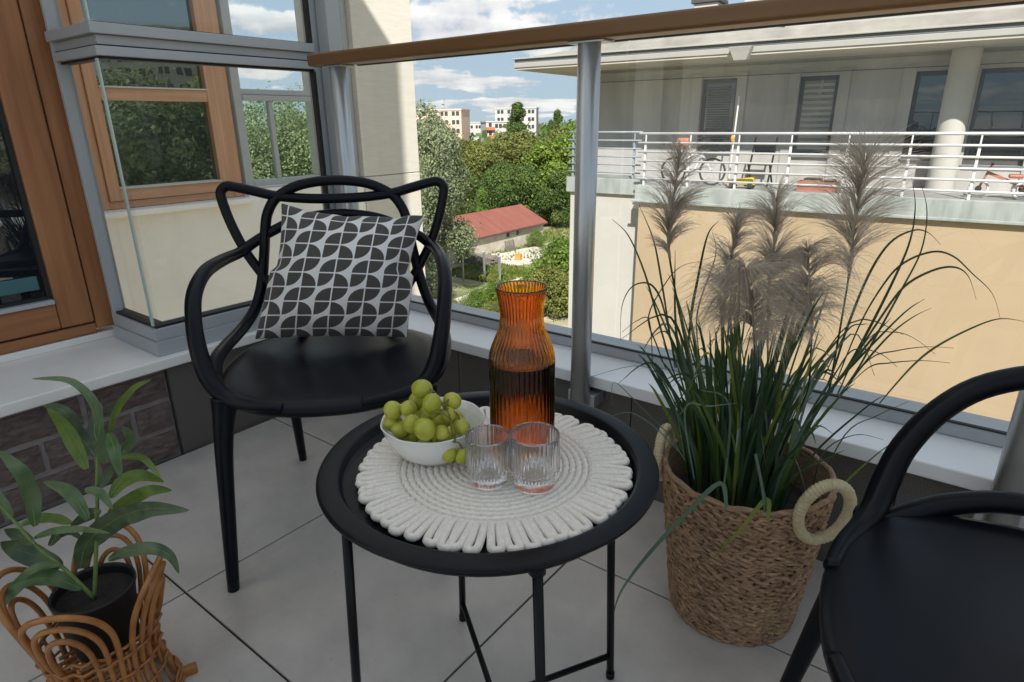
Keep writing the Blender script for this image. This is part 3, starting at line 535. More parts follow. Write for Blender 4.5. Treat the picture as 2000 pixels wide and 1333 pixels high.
# ---- neighbouring bay of our facade, seen through the partition (plane x = -4.3)
XF = -4.3
bay = empty('facade_bay', 'cream facade bay with timber window and pale pier seen through the glass', 'building')
wb = MB()
wb.box(-4.6, XF, .70, 1.19, GZ, 4.2).box(-4.6, XF, 1.19, 2.50, GZ, .415).box(-4.6, XF, 1.19, 2.50, 2.25, 4.2).box(-4.6, XF, 2.50, 3.55, GZ, .50).box(-4.6, XF, 2.5, 3.55, 2.3, 4.2)
wb.build('wall', 'render_cream', bay)
MB().box(-5.0, XF + .012, 3.552, 4.20, -1.2, .513).box(-5.0, XF + .012, 3.552, 4.20, .520, 4.2).box(-4.98, XF - .003, 3.56, 4.19, .513, .520).box(-5.0, XF + .012, 3.552, 4.2, GZ, -1.206).build('pier', 'render_pier', bay, bevel=.004)
MB().box(-7.5, -4.602, .70, .9, GZ, 4.2).box(-6.6, -6.4, .9, 3.5, GZ, .42).box(-6.4, -4.602, .9, 3.5, -.4, -.2).build('balcony_wall', 'render_cream', bay)
MB().box(-6.64, -6.36, .9, 3.55, .42, .46).build('balcony_coping', 'white_sheet', bay, bevel=.004)
MB().box(-4.55, XF + .075, 1.16, 2.52, .417, .452).build('sill', 'white_sheet', bay, bevel=.004)
fwn = MB().box(-4.44, -4.36, 1.20, 1.262, .455, 2.24).box(-4.44, -4.36, 2.420, 2.495, .455, 2.24).box(-4.44, -4.36, 1.555, 1.605, .455, 2.24).build('window', 'far_timber_v', bay, bevel=.003)
MB().box(-4.44, -4.362, 1.2622, 1.555, .455, .50).box(-4.44, -4.362, 1.605, 2.4198, .455, .50).build('bottom_rail', 'far_timber_h', fwn, bevel=.003)
MB().box(-4.42, -4.345, 1.2645, 1.325, .503, 2.23).box(-4.42, -4.345, 1.49, 1.5535, .503, 2.23).box(-4.42, -4.345, 1.607, 1.675, .503, 2.23).box(-4.42, -4.345, 2.330, 2.4185, .503, 2.23).build('sash_stile', 'far_timber_v', fwn, bevel=.003)
MB().box(-4.42, -4.347, 1.3255, 1.4895, .503, .572).box(-4.42, -4.347, 1.6755, 2.3295, .503, .572).box(-4.42, -4.347, 1.3255, 1.4895, 1.090, 1.160).box(-4.42, -4.347, 1.6755, 2.3295, 1.090, 1.160).build('sash_rail', 'far_timber_h', fwn, bevel=.003)
MB().box(-4.38, -4.334, 1.6755, 2.3295, .5725, .583).box(-4.38, -4.334, 1.6755, 2.3295, 1.1605, 1.170).box(-4.38, -4.334, 1.3255, 1.4895, .5725, .583).box(-4.38, -4.334, 1.3255, 1.4895, 1.1605, 1.170).build('drip_bar', 'rail_white', fwn)
for a, b in ((1.326, 1.489), (1.676, 2.329)):
    for z0, z1 in ((.584, 1.089), (1.171, 2.23)):
        MB().box(-4.395, -4.388, a, b, z0, z1).build('pane', 'window_mirror', fwn)
gf = MB().box(-4.40, -4.34, 2.512, 2.575, .515, 2.29).box(-4.40, -4.34, 3.50, 3.548, .515, 2.29).box(-4.40, -4.335, 2.576, 3.499, 1.104, 1.140).box(-4.40, -4.345, 2.576, 3.499, 1.143, 1.180).box(-4.40, -4.34, 2.576, 3.499, .515, .560).box(-4.39, -4.35, 2.78, 2.815, .561, 1.103)
gfo = gf.build('glazing_frame', 'alu', bay, bevel=.003)
MB().box(-4.375, -4.367, 2.576, 2.779, .561, 1.103).build('pane', 'pane_far', gfo); MB().box(-4.375, -4.367, 2.816, 3.499, .561, 1.103).build('pane', 'pane_far', gfo); MB().box(-4.375, -4.367, 2.576, 3.499, 1.181, 2.289).build('pane', 'pane', gfo)
rl = MB()
for yy in (1.6, 2.2, 2.8, 3.4): rl.box(-6.52, -6.48, yy, yy + .03, .46, .60)
rl.box(-6.53, -6.47, .95, 3.5, .60, .63)
rl.build('balcony_rail', 'rail_blue', bay)

# ================================================================== NEIGHBOUR BUILDING (rotated 3.7 degrees)
NA = radians(3.7)
nb = empty('apartment_building', 'beige apartment building with grey terrace storey and white railing across the gap', 'building', (0, 0, 0), NA)
UR = 9.0
MB().box(-5.42, UR, 13.08, 24, GZ, -.732).build('lower_wall', 'tan_render', nb)
MB().box(-7.38, -5.422, 13.56, 24, GZ, -.655).build('side_wall', 'white_render', nb)
MB().box(-5.50, UR + .05, 13.0, 14.6, -.730, -.372).box(-5.56, UR + .05, 12.97, 13.0, -.730, -.672).build('terrace_slab', 'slab_concrete', nb, bevel=.012)
MB().box(-7.46, -5.502, 13.48, 15.5, -.650, -.305).build('terrace_slab', 'slab_concrete', nb, bevel=.012)
MB().box(-5.45, UR, 13.05, 14.6, -.3715, -.366).build('terrace_floor', 'floor_grey', nb)
# terrace wall with real openings: windows in (u0, u1, z0, z1)
WIN = [(-4.74, -3.98, .28, 1.77, 'window_dark'), (-2.74, -2.02, .22, 1.74, 'window_blind'), (-.74, .06, .20, 1.74, 'window_dark'), (.24, 1.14, .10, 1.74, 'window_dark'), (3.0, 3.8, .2, 1.74, 'window_blind'), (5.4, 6.2, .2, 1.74, 'window_dark')]
tw_ = MB(); u = -7.22; WN = 14.6
for (a, b, z0, z1, _) in WIN:
    tw_.box(u, a, WN, WN + .25, -.37, 2.06); tw_.box(a, b, WN, WN + .25, -.37, z0); tw_.box(a, b, WN, WN + .25, z1, 2.06); u = b
tw_.box(u, UR, WN, WN + .25, -.37, 2.06).box(-7.22, -6.97, WN + .25, 20, -.37, 2.06)
tw_.build('terrace_wall', 'grey_render', nb)
su = MB()
for (a, b, z0, z1, _) in WIN:
    su.box(a - .21, a, WN - .025, WN, -.36, z1 + .10); su.box(b, b + .20, WN - .025, WN, -.36, z1 + .10) if b < 0 or b > .3 else su.box(b, b + .088, WN - .025, WN, -.36, z1 + .10)
su.box(-7.22, UR, WN - .035, WN - .001, 1.90, 2.0)
su.build('wall_trim', 'grey_render', nb)
MB().box(-7.2, UR, WN - .030, WN - .026, 1.80, 1.812).build('wall_groove', 'win_frame', nb)
for (a, b, z0, z1, mm) in WIN:
    n0 = WN + .10
    f_ = MB().box(a, a + .07, n0, n0 + .07, z0, z1).box(b - .07, b, n0, n0 + .07, z0, z1).box(a + .07, b - .07, n0, n0 + .07, z1 - .08, z1).box(a + .07, b - .07, n0, n0 + .07, z0, z0 + .09).build('window', 'win_frame', nb, bevel=.006)
    MB().box(a + .07, b - .07, n0 + .03, n0 + .036, z0 + .09, z1 - .08).build('pane', mm, f_)
    MB().box(a - .02, b + .02, WN - .06, WN + .10, z0 - .035, z0 - .002).build('sill', 'eave_grey', f_)
    if mm != 'window_blind' and a < -4:
        bl = MB()
        for q in range(22): bl.box(a + .12, b - .14, n0 + .02, n0 + .027, z0 + .25 + q * .05, z0 + .285 + q * .05)
        bl.build('blind', 'win_frame', f_)
    if mm == 'window_blind':
        bl = MB()
        for q in range(12): bl.box(a + .08, b - .08, n0 + .018, n0 + .026, z0 + .12 + q * .11, z0 + .175 + q * .11)
        bl.build('blind', 'grey_render', f_)
MB().lathe([(.222, -.366), (.222, 2.06)], 32, (-.03, 14.27, 0)).build('column', 'white_render', nb, smooth=True)
MB().box(-8.59, UR + .4, 13.0, 16.5, 2.062, 2.10).build('soffit', 'soffit', nb)
MB().box(-8.60, UR + .4, 12.975, 16.5, 2.102, 2.205).build('eave_fascia', 'eave_white', nb, bevel=.01)
MB().box(-8.585, UR + .4, 12.995, 16.4, 2.207, 2.272).build('eave_gutter', 'eave_grey', nb, bevel=.008)
MB().box(-8.63, UR + .4, 12.95, 16.45, 2.274, 2.306).build('eave_edge', 'eave_white', nb, bevel=.008)
MB().hexa([(-8.3, 13.1, 2.3065), (UR, 13.1, 2.3065), (UR, 16.3, 2.3065), (-8.3, 16.3, 2.3065), (-6.4, 13.35, 2.52), (UR, 13.35, 2.52), (UR, 16.0, 2.52), (-6.4, 16.0, 2.52)]).build('roof_parapet', 'parapet', nb)
MB().hexa([(-3.62, 12.86, 1.97), (-3.40, 12.86, 1.97), (-3.36, 12.974, 1.99), (-3.64, 12.974, 1.99), (-3.72, 12.80, 2.20), (-3.30, 12.80, 2.20), (-3.30, 12.974, 2.20), (-3.72, 12.974, 2.20)]).build('rain_outlet', 'eave_white', nb, bevel=.008)
ch = MB().box(-4.95, -4.45, 14.3, 14.8, 2.5, 3.22).build('chimney', 'white_render', nb, bevel=.01); MB().box(-5.0, -4.40, 14.25, 14.85, 3.222, 3.30).box(-4.9, -4.5, 14.35, 14.75, 3.302, 3.36).build('chimney_cap', 'win_frame', ch, bevel=.01)
MB().box(-4.0, -3.3, 14.6, 15.4, 2.5, 3.6).box(-3.2, 1.5, 14.8, 16, 2.5, 3.1).build('roof_housing', 'white_render', nb)
# white railing along the terrace
def railing(name, label, u0, u1, nn, posts, zb, zt, m_, nrails, r=.021):
    e = empty(name, label, 'railing', (0, 0, 0), NA)
    for pu in posts:
        MB().box(pu - .022, pu + .022, nn - .03, nn + .022, zb, zt - .2).box(pu - .013, pu + .013, nn - .013, nn + .013, zt - .2, zt - .005).build('post', m_, e, bevel=.004)
    for k in range(nrails):
        z = zt - (zt - zb - .14) * k / (nrails - 1)
        rr = r * 1.25 if k == 0 else r
        MB().tube([(u0, nn - (.0 if k == 0 else .045), z), (u1, nn - (.0 if k == 0 else .045), z)], rr, 8).build('rail', m_, e, smooth=True)
    return e
railing('terrace_railing', 'white horizontal bar railing along the front edge of the terrace', -5.48, UR, 13.06, [-5.33 + .957 * q for q in range(15)], -.372, .68, 'rail_white', 6)
railing('corner_railing', 'blue grey bar railing on the recessed corner of the terrace', -7.42, -5.6, 13.52, [-7.3, -5.78], -.305, .70, 'rail_blue', 6, .018)
# terrace clutter: positions in building coordinates
def NP(u_, n_, z_=-.366): return (u_ * cos(NA) - n_ * sin(NA), u_ * sin(NA) + n_ * cos(NA), z_)
bk = empty('bicycle', 'white and red bicycle leaning behind the railing beside the corner', 'bicycle', NP(-4.45, 13.55), NA)
for bu in (-.42, .42): 
    wh = MB().tube([(bu + .26 * cos(q * pi / 12), 0, .28 + .26 * sin(q * pi / 12)) for q in range(24)], .022, 6, closed=True).build('wheel', 'rubber', bk, smooth=True)
    sp = MB()
    for q in range(8): sp.bar((bu, 0, .28), (bu + .25 * cos(q * pi / 4), 0, .28 + .25 * sin(q * pi / 4)), .006)
    sp.build('spokes', 'rail_white', wh)
MB().bar((-.42, 0, .28), (-.22, 0, .72), .035).bar((-.25, 0, .66), (.2, 0, .60), .04).bar((-.30, 0, .56), (.02, 0, .26), .04).bar((.02, 0, .26), (.2, 0, .64), .035).bar((.02, 0, .26), (.42, 0, .28), .025).bar((.2, 0, .6), (.42, 0, .28), .025).build('frame', 'rail_white', bk)
MB().bar((-.22, -.2, .84), (-.22, .2, .84), .03).bar((-.22, 0, .7), (-.22, 0, .84), .03).build('handlebar', 'rubber', bk)
MB().box(-.36, -.10, -.12, .12, .78, .95).build('front_bag', 'red_plastic', bk, bevel=.04)
MB().box(.12, .34, -.07, .07, .66, .71).build('saddle', 'rubber', bk, bevel=.02)
fc = empty('folding_chair', 'dark folding chair standing on the terrace between two windows', 'chair', NP(-3.15, 13.9), NA)
MB().box(-.22, .22, -.2, .2, .42, .45).build('seat', 'black_metal', fc, bevel=.01); MB().box(-.21, .21, .20, .23, .62, .80).build('backrest', 'black_metal', fc, bevel=.01)
for a in (-.21, .21):
    MB().bar((a, -.22, 0), (a, .22, .95), .03).build('leg', 'black_metal', fc); MB().bar((a, .24, 0), (a, -.18, .44), .03).build('leg', 'black_metal', fc)
yb = empty('toy_truck', 'yellow plastic toy truck on the terrace edge behind the railing', 'toy', NP(-3.3, 13.25), NA)
MB().hexa([(-.3, -.1, .08), (.24, -.1, .08), (.24, .1, .08), (-.3, .1, .08), (-.3, -.1, .16), (.18, -.1, .22), (.18, .1, .22), (-.3, .1, .16)]).build('body', 'yellow_plastic', yb, bevel=.015)
for a in (-.2, .15): MB().tube([(a, -.11, .06), (a, .11, .06)], .06, 12).build('wheel', 'rubber', yb)
rb_ = empty('crate', 'faded red crate filled with tools on the terrace', 'crate', NP(-1.95, 13.4), NA)
MB().box(-.35, .35, -.2, -.18, 0, .18).box(-.35, .35, .18, .2, 0, .18).box(-.35, -.33, -.18, .18, 0, .18).box(.33, .35, -.18, .18, 0, .18).box(-.33, .33, -.18, .18, .02, .04).build('box', 'red_plastic', rb_)
MB().box(-.25, .05, -.15, .15, .041, .24).box(.1, .3, -.1, .1, .041, .22).build('contents', 'wood_grey', rb_, bevel=.02)
tr = empty('tricycle', 'small red and white tricycle on the terrace near the column', 'tricycle', NP(.85, 13.45), NA)
for (a, b_2) in ((-.32, 0), (.28, -.16), (.28, .16)):
    wh = MB().tube([(a + .13 * cos(q * pi / 10), b_2, .15 + .13 * sin(q * pi / 10)) for q in range(20)], .022, 6, closed=True).build('wheel', 'rail_white', tr, smooth=True)
    MB().tube([(a, b_2 - .02, .15), (a, b_2 + .02, .15)], .05, 10).build('hub', 'rubber', wh)
MB().bar((-.32, 0, .15), (-.2, 0, .55), .035).bar((-.24, 0, .42), (.28, 0, .2), .05).bar((.28, -.14, .15), (.28, .14, .15), .025).build('frame', 'red_plastic', tr)
MB().box(.05, .25, -.09, .09, .34, .40).build('saddle', 'red_plastic', tr, bevel=.02); MB().bar((-.2, -.18, .56), (-.2, .18, .56), .03).build('handlebar', 'rubber', tr)
pp = empty('parasol_pole', 'thin white closed parasol pole leaning at the first terrace window', 'pole', NP(-3.72, 13.7), NA)
MB().tube([(0, 0, 0), (.02, .1, 1.75)], .018, 8).build('pole', 'rail_white', pp); MB().lathe([(.03, .88), (.045, .95), (.02, 1.0)], 10).build('collar', 'orange_paint', pp)
# ================================================================== GARDEN, BARN, TREES, TOWN
barn = empty('barn', 'long old plastered barn with red metal roof among the trees', 'barn', (-58.5, 71.2, GZ))
# local: x across (0 = front wall, negative = away), y along (-13.5 .. 13.4)
BL0, BL1, BW, BE, BR_ = -14.5, 13.4, -9.6, 3.05, 5.35
MB().box(BW, 0, BL0, BL1, 0, BE).build('wall', 'old_plaster', barn)
MB().hexa([(0, BL1 - .3, BE), (0, BL1, BE), (BW, BL1, BE), (BW, BL1 - .3, BE), (BW / 2 + .01, BL1 - .3, BR_ - .08), (BW / 2 + .01, BL1, BR_ - .08), (BW / 2 - .01, BL1, BR_ - .08), (BW / 2 - .01, BL1 - .3, BR_ - .08)]).build('gable', 'old_plaster', barn)
def slope(y0, y1, t):
    sl = (BR_ - BE) / (-BW / 2)
    x0, z0 = .55, BE - .55 * sl + .06
    return MB().hexa([(x0, y0, z0), (x0, y1, z0), (BW / 2, y1, BR_), (BW / 2, y0, BR_), (x0, y0, z0 + t), (x0, y1, z0 + t), (BW / 2, y1, BR_ + t), (BW / 2, y0, BR_ + t)])
ym = (BL0 + BL1) / 2 + 3
slope(BL0 - .4, ym, .12).build('roof_sheet', 'roof_red', barn); slope(ym + .03, BL1 + .4, .16).build('roof_sheet', 'roof_red', barn)
MB().hexa([(BW - .5, BL0 - .4, BE - .2), (BW - .5, BL1 + .4, BE - .2), (BW / 2, BL1 + .4, BR_), (BW / 2, BL0 - .4, BR_), (BW - .5, BL0 - .4, BE), (BW - .5, BL1 + .4, BE), (BW / 2 - .01, BL1 + .4, BR_ + .15), (BW / 2 - .01, BL0 - .4, BR_ + .15)]).build('roof_sheet', 'roof_red', barn)
MB().box(.50, .58, BL0 - .4, BL1 + .4, 2.70, 2.84).build('gutter', 'win_frame', barn)
for yy in (3.6, 6.0, -8.5): MB().box(-.02, .03, yy, yy + .7, 1.9, 2.6).build('window', 'block_window', barn)
for yy in (4.6, 5.2): MB().box(.01, .12, yy, yy + .35, 2.15, 2.55).build('meter_box', 'block_white', barn)

# ---- tree factory: crowns from leaf clumps spread through lobes, tapered trunk with limbs
def crown_mesh(name, m_, seed, h, rad, shape, nleaf, lsize):
    rn = random.Random(seed); v = []; f = []
    lobes = []
    nl = 46
    for i in range(nl):
        t = rn.random()
        if shape == 'poplar': prof = .25 + .75 * sin(pi * min(1, (t * .92 + .06)) ** .8); zz = .10 + .9 * t
        elif shape == 'willow': prof = .55 + .5 * sin(pi * (t * .8 + .12)); zz = .12 + .86 * t
        elif shape == 'cone': prof = 1.05 - t; zz = .06 + .92 * t
        else: prof = sqrt(max(.06, 1 - (1.9 * t - .85) ** 2)); zz = .20 + .78 * t
        a = rn.uniform(0, 2 * pi); q = sqrt(rn.random()) * .82
        lr = rad * (.20 + .20 * rn.random()) * (1.1 if shape == 'poplar' else .55 if shape == 'cone' else 1)
        lobes.append((Vector((cos(a) * rad * prof * q, sin(a) * rad * prof * q, zz * h - lr * .3)), lr))
    for i in range(nleaf):
        c, lr = lobes[int(rn.random() * nl)]
        d = Vector((rn.gauss(0, 1), rn.gauss(0, 1), rn.gauss(.15, 1))).normalized()
        p = c + d * lr * (.55 + .5 * rn.random() ** .5) * (1.35 if rn.random() < .06 else 1)
        nrm = (d + Vector((rn.gauss(0, .7), rn.gauss(0, .7), rn.gauss(.25, .7)))).normalized()
        x = nrm.orthogonal().normalized(); x = (Matrix.Rotation(rn.uniform(0, 6.28), 3, nrm) @ x); y = nrm.cross(x)
        s_ = lsize * rn.uniform(.55, 1.35); e = s_ * rn.uniform(.45, .8)
        b = len(v); bend = nrm * s_ * rn.uniform(-.3, .3)
        v += [tuple(p - x * s_), tuple(p + y * e * .9 + bend), tuple(p + x * s_ * .95), tuple(p - y * e + bend)]
        f.append((b, b + 1, b + 2, b + 3))
    me = bpy.data.meshes.new(name); me.from_pydata(v, [], f); me.materials.append(MATS[m_]); me.update(); return me
def trunk_mesh(seed, h, r):
    rn = random.Random(seed); mb = MB()
    top = Vector((rn.uniform(-.3, .3), rn.uniform(-.3, .3), h * .72))
    mb.tube(catmull([(0, 0, -.3), (rn.uniform(-.1, .1), rn.uniform(-.1, .1), h * .3), top], 4), [r, r * .8, r * .25], 7)
    for i in range(6):
        t = rn.uniform(.25, .65); a = rn.uniform(0, 6.28); l = h * rn.uniform(.14, .24)
        p = Vector((0, 0, h * t)); mb.tube([p, p + Vector((cos(a) * l * .6, sin(a) * l * .6, l * .5)), p + Vector((cos(a) * l, sin(a) * l, l * 1.1))], [r * .4, r * .25, r * .08], 5)
    return mb.mesh('trunk', 'bark', True)
KIND = {}
for key, args in dict(willow=('tree_willow', 3, 19, 5.6, 'willow', 42000, .165), nearwillow=('tree_willow', 23, 18, 5.8, 'willow', 80000, .080), willow2=('tree_willow', 8, 17, 6.0, 'willow', 38000, .165),
        broad=('tree_green', 5, 11, 5.0, 'broad', 22000, .20), broad2=('tree_dark', 6, 11, 5.2, 'broad', 22000, .20), olive=('tree_olive', 9, 12, 5.4, 'broad', 22000, .22),
        poplar=('tree_dark', 12, 24, 3.4, 'poplar', 26000, .24), cypress=('tree_lime', 14, 7, 1.6, 'cone', 9000, .11), bush=('tree_green', 15, 4, 2.6, 'broad', 12000, .10), bush2=('tree_olive', 16, 3.4, 2.4, 'broad', 12000, .10)).items():
    KIND[key] = (crown_mesh('crown', *args), trunk_mesh(args[1] + 50, args[2], .035 * args[2] if key not in ('bush', 'bush2', 'cypress') else .08), args[2])
def tree(name, label, cat, kind, x, y, h, rz=0.0, group=None, wide=1.0, z=GZ):
    cm, tm, hh = KIND[kind]; s_ = h / hh
    e = empty(name, label, cat, (x, y, z), rz, group); e.scale = (s_ * wide, s_ * wide, s_)
    inst(cm, 'crown', e); inst(tm, 'trunk', e); return e
def at(px, d):  # ground point d metres away along a heading given in degrees left of +Y
    a = radians(px); return -sin(a) * d, cos(a) * d
T = 'trees around the barn and gardens'
# headings: 810 -> 45.8, 870 -> 43.2, 930 -> 40.5, 960 -> 39.2, 1000 -> 37.4, 1050 -> 35.2, 1100 -> 33.0, 560 -> 56.2
for (nm, lb, kd, hd, d, h, rz, wd) in [
    ('willow_tree', 'tall silvery green willow rising beside the pale pier, hiding the end of the barn', 'willow', 45.4, 68, 19.4, .4, .86),
    ('willow_tree', 'silvery willow with the left half of its crown behind the pier', 'willow2', 48.4, 74, 20.2, 2.0, 1.0),
    ('broadleaf_tree', 'bright green round tree directly behind the right end of the barn roof', 'broad', 34.6, 122, 14.2, 1.1, 1.15),
    ('broadleaf_tree', 'big mid green tree between the barn and the grey post', 'broad', 33.0, 126, 14.8, 2.6, 1.05),
    ('broadleaf_tree', 'dark green tree above the middle of the barn ridge', 'broad2', 38.2, 124, 10.6, .2, 1.1),
    ('broadleaf_tree', 'dark bushy tree behind the barn between the lime conifer and the round tree', 'broad2', 36.4, 118, 10.4, 3.3, 1.05),
    ('broadleaf_tree', 'shadowy tree right beside the gable of the barn', 'broad2', 33.4, 116, 9.6, 4.0, 1.0),
    ('broadleaf_tree', 'olive tree standing in front of the white apartment block', 'olive', 37.0, 155, 16.5, .9, 1.15),
    ('broadleaf_tree', 'wide olive tree right of the orange balconies', 'olive', 38.6, 150, 14.8, 2.2, 1.1),
    ('broadleaf_tree', 'olive green tree between the willow and the orange balconies', 'olive', 41.2, 140, 15.0, 4.4, .9),
    ('broadleaf_tree', 'yellowish tree under the pair of tall poplars', 'olive', 33.4, 165, 17.0, 5.1, 1.1),
    ('broadleaf_tree', 'green tree half hidden by the grey post at its top', 'broad', 31.9, 150, 16.5, 1.7, 1.1),
    ('poplar_tree', 'tall dark poplar standing before the white apartment block', 'poplar', 36.9, 200, 23.6, 0, 1.25),
    ('poplar_tree', 'slim pointed poplar left of the grey post', 'poplar', 33.55, 205, 21.5, 1.0, .95),
    ('poplar_tree', 'small dark poplar beside the slim pointed one', 'poplar', 34.1, 200, 18.6, 2.0, .75),
    ('conifer', 'bright lime conifer standing behind the left of the barn roof', 'cypress', 40.2, 99, 8.6, 0, 1.3),
    ('broadleaf_tree', 'mid green tree behind the willow lower crown', 'broad2', 42.2, 112, 10.5, 2.9, .9),
]:
    tree(nm, lb, 'tree', kd, *at(hd, d), h, rz, T, wd)
for (lb, kd, hd, d, h, rz) in [('pale green tree filling the left pane of the far glazing', 'nearwillow', 58.6, 44, 19.0, 1.0), ('pale green tree in the middle of the far glazing', 'nearwillow', 55.6, 47, 20.0, 3.0), ('pale green tree at the right of the far glazing, next to its frame', 'nearwillow', 52.6, 50, 19.6, 5.0), ('pale green tree low behind the far balcony coping', 'nearwillow', 61.5, 52, 19.5, 4.0)]:
    tree('willow_tree', lb, 'tree', kd, *at(hd, d), h, rz, 'trees behind the far glazed balcony')
for (lb, kd, hd, d, h, rz) in [('round hedge shrub nearest below the glass rail', 'bush', 39.2, 62, 3.0, 0), ('shrub left of the amber carafe below the glass', 'bush', 41.0, 60, 2.6, 1), ('tall shrub against the white side wall', 'bush', 33.3, 70, 5.2, 2), ('shrub row filling the gap behind the carafe neck', 'bush', 35.6, 62, 3.6, 3), ('shrub at the foot of the white side wall', 'bush2', 34.0, 60, 4.6, 4), ('low shrub in the corner by the chair arm', 'bush2', 43.6, 58, 2.4, 5), ('rounded shrub growing against the barn wall', 'bush', 35.35, 96, 2.6, 2.2), ('shrub below the willow beside the path', 'bush2', 46.0, 60, 2.6, 1.2), ('shrub under the glass by the post', 'bush', 37.4, 59, 3.0, 5.5), ('shrub row bottom centre by the carafe', 'bush2', 39.8, 56, 2.4, 2.4), ('big shrub hiding the lower garden', 'bush', 32.6, 66, 6.2, 2.9)]:
    tree('shrub', lb, 'shrub', kd, *at(hd, d), h, rz, 'shrubs in the garden below')
tree('ivy', 'ivy climbing the barn wall behind the blue lamp post', 'climber', 'bush2', -58.2, 64.6, 2.9, 0, None, .55)
# reflected in the far window: trees and a block off to the right
for (lb, hd, d, h) in [('tree seen only as reflection on the right side street', -52, 46, 23), ('second reflected tree on the right side street', -60, 42, 21.5), ('third reflected tree on the right side street', -68, 48, 23.5), ('fourth reflected tree on the right side street', -44, 60, 24)]:
    tree('street_tree', lb, 'tree', 'willow2', *at(hd, d), h, hd, 'trees of the side street')
# far wood along the horizon: nobody could count it
rn = random.Random(77); v = []; f = []
for i in range(26000):
    hd = radians(rn.uniform(22, 66)); d = rn.uniform(330, 1500) if rn.random() < .7 else rn.uniform(230, 330)
    hh = rn.uniform(7, 15) * (1 + .0002 * d) + 2.5 * sin(hd * 60) + 2 * sin(hd * 23 + d)
    base = Vector((-sin(hd) * d, cos(hd) * d, GZ + hh * rn.uniform(.25, 1.0)))
    s_ = rn.uniform(.9, 2.0) * (1 + d / 900)
    n_ = Vector((rn.gauss(0, 1), rn.gauss(-.4, 1), rn.gauss(.6, .8))).normalized(); x = n_.orthogonal().normalized(); y = n_.cross(x); b = len(v)
    v += [tuple(base - x * s_), tuple(base + y * s_ * .7), tuple(base + x * s_), tuple(base - y * s_ * .7)]; f.append((b, b + 1, b + 2, b + 3))
me = bpy.data.meshes.new('far_trees'); me.from_pydata(v, [], f); me.materials.append(MATS['tree_dark']); o = bpy.data.objects.new('far_trees', me); COL.objects.link(o); tag(o, 'dense far belt of treetops along the horizon', None, None, 'stuff')

# ---- apartment blocks
def block(label, hd, d, L_, W_, h, yaw, wall, floors, bays, red=False, group='far apartment blocks'):
    e = empty('apartment_block', label, 'building', (*at(hd, d), GZ), radians(hd) + yaw, group)
    MB().box(-L_ / 2, L_ / 2, 0, W_, 0, h).build('wall', wall, e)
    MB().box(-L_ / 2 - .2, L_ / 2 + .2, -.2, W_ + .2, h, h + .5).build('roof', wall, e)
    fh = h / floors
    wm = MB().box(-.55, .55, -.08, .02, 0, 1.4).mesh('window', 'block_window'); bm = MB().box(-1.6, 1.6, -1.0, 0, 0, 1.05).mesh('balcony', 'block_red')
    for i in range(floors):
        for j in range(bays):
            x = -L_ / 2 + (j + .5) * L_ / bays
            if red and j == 0: inst(bm, 'balcony', e, (x, -.05, i * fh + .3)); inst(wm, 'window', e, (x, 0, i * fh + 1.5))
            else:
                inst(wm, 'window', e, (x - .75, 0, i * fh + 1.1)); inst(wm, 'window', e, (x + .75, 0, i * fh + 1.1))
    return e
b1 = block('white apartment block with red balconies right of the willow', 38.6, 250, 9.5, 12, 18.4, .2, 'block_white', 6, 3, True)
b2 = block('taller white apartment block behind the dark poplar', 37.1, 275, 17, 14, 23.6, -.1, 'block_white', 8, 4)
b3 = block('pale pink apartment block above the willow crown', 44.2, 230, 20, 12, 22.4, -.3, 'block_pink', 8, 5)
b4 = block('low white house row between the two tall blocks', 40.7, 330, 24, 12, 18.2, 0, 'block_white', 5, 6)
b6 = block('tower block of the side street', -56, 170, 70, 12, 40, 0.0, 'block_white', 14, 18, False, None)
b6.rotation_euler = (0, 0, radians(-56))
for k, (hd, d, z0) in enumerate(((45.9, 231, 22.9), (43.2, 231, 22.9), (44.9, 231, 22.9))):
    a_ = empty('antenna', ['thin roof antenna at the left of the pink block', 'thin roof antenna at the right of the pink block', 'short aerial mast in the middle of the pink block'][k], 'antenna', (*at(hd, d), GZ + z0)); MB().tube([(0, 0, 0), (0, 0, 3.5)], .07, 5).build('mast', 'wood_grey', a_); MB().bar((-.6, 0, 2.8), (.6, 0, 2.8), .06).bar((-.4, 0, 3.2), (.4, 0, 3.2), .06).build('crossbar', 'wood_grey', a_)

# ---- garden things
lp = empty('lamp_post', 'blue topped slim lamp post in front of the barn', 'lamp post', (-50.9, 56.3, GZ))
MB().tube([(0, 0, 0), (0, 0, 4.2)], .10, 8).build('pole', 'post_alu', lp); MB().tube([(0, 0, 4.2), (0, 0, 6.9)], .13, 8).build('upper_pole', 'pole_blue', lp); MB().lathe([(.12, 6.9), (.25, 7.0), (.2, 7.2), (.02, 7.3)], 10).build('lamp', 'block_white', lp)
rp = random.Random(3)
for k, (x, y, s_) in enumerate(((-48.5, 57.5, 3.6), (-46.4, 57.9, 3.2), (-50.0, 62.2, 2.5))):
    q = empty('fence_post', ['pale concrete post left of the garden path', 'pale concrete post nearest the shrubs', 'short concrete post by the timber stack'][k], 'post', (x, y, GZ), .2, 'concrete posts in the garden'); MB().box(-.11, .11, -.11, .11, 0, s_).build('post', 'post_alu', q, bevel=.02); MB().box(-.15, .15, -.15, .15, s_ + .002, s_ + .10).build('cap', 'block_white', q)
st = empty('timber_stack', 'long stack of weathered boards in front of the barn', 'timber', (-55.8, 64.8, GZ), radians(4))
for i in range(5):
    for j in range(7):
        MB().box(-3.2 + rp.uniform(-.3, .3), 3.0 + rp.uniform(-.4, .3), -.9 + j * .27, -.66 + j * .27, .05 + i * .24, .25 + i * .24).build('plank', 'wood_grey', st)
pl = empty('pallet', 'grey wooden pallet leaning against the barn wall', 'pallet', (-57.6, 74.8, GZ), pi / 2)
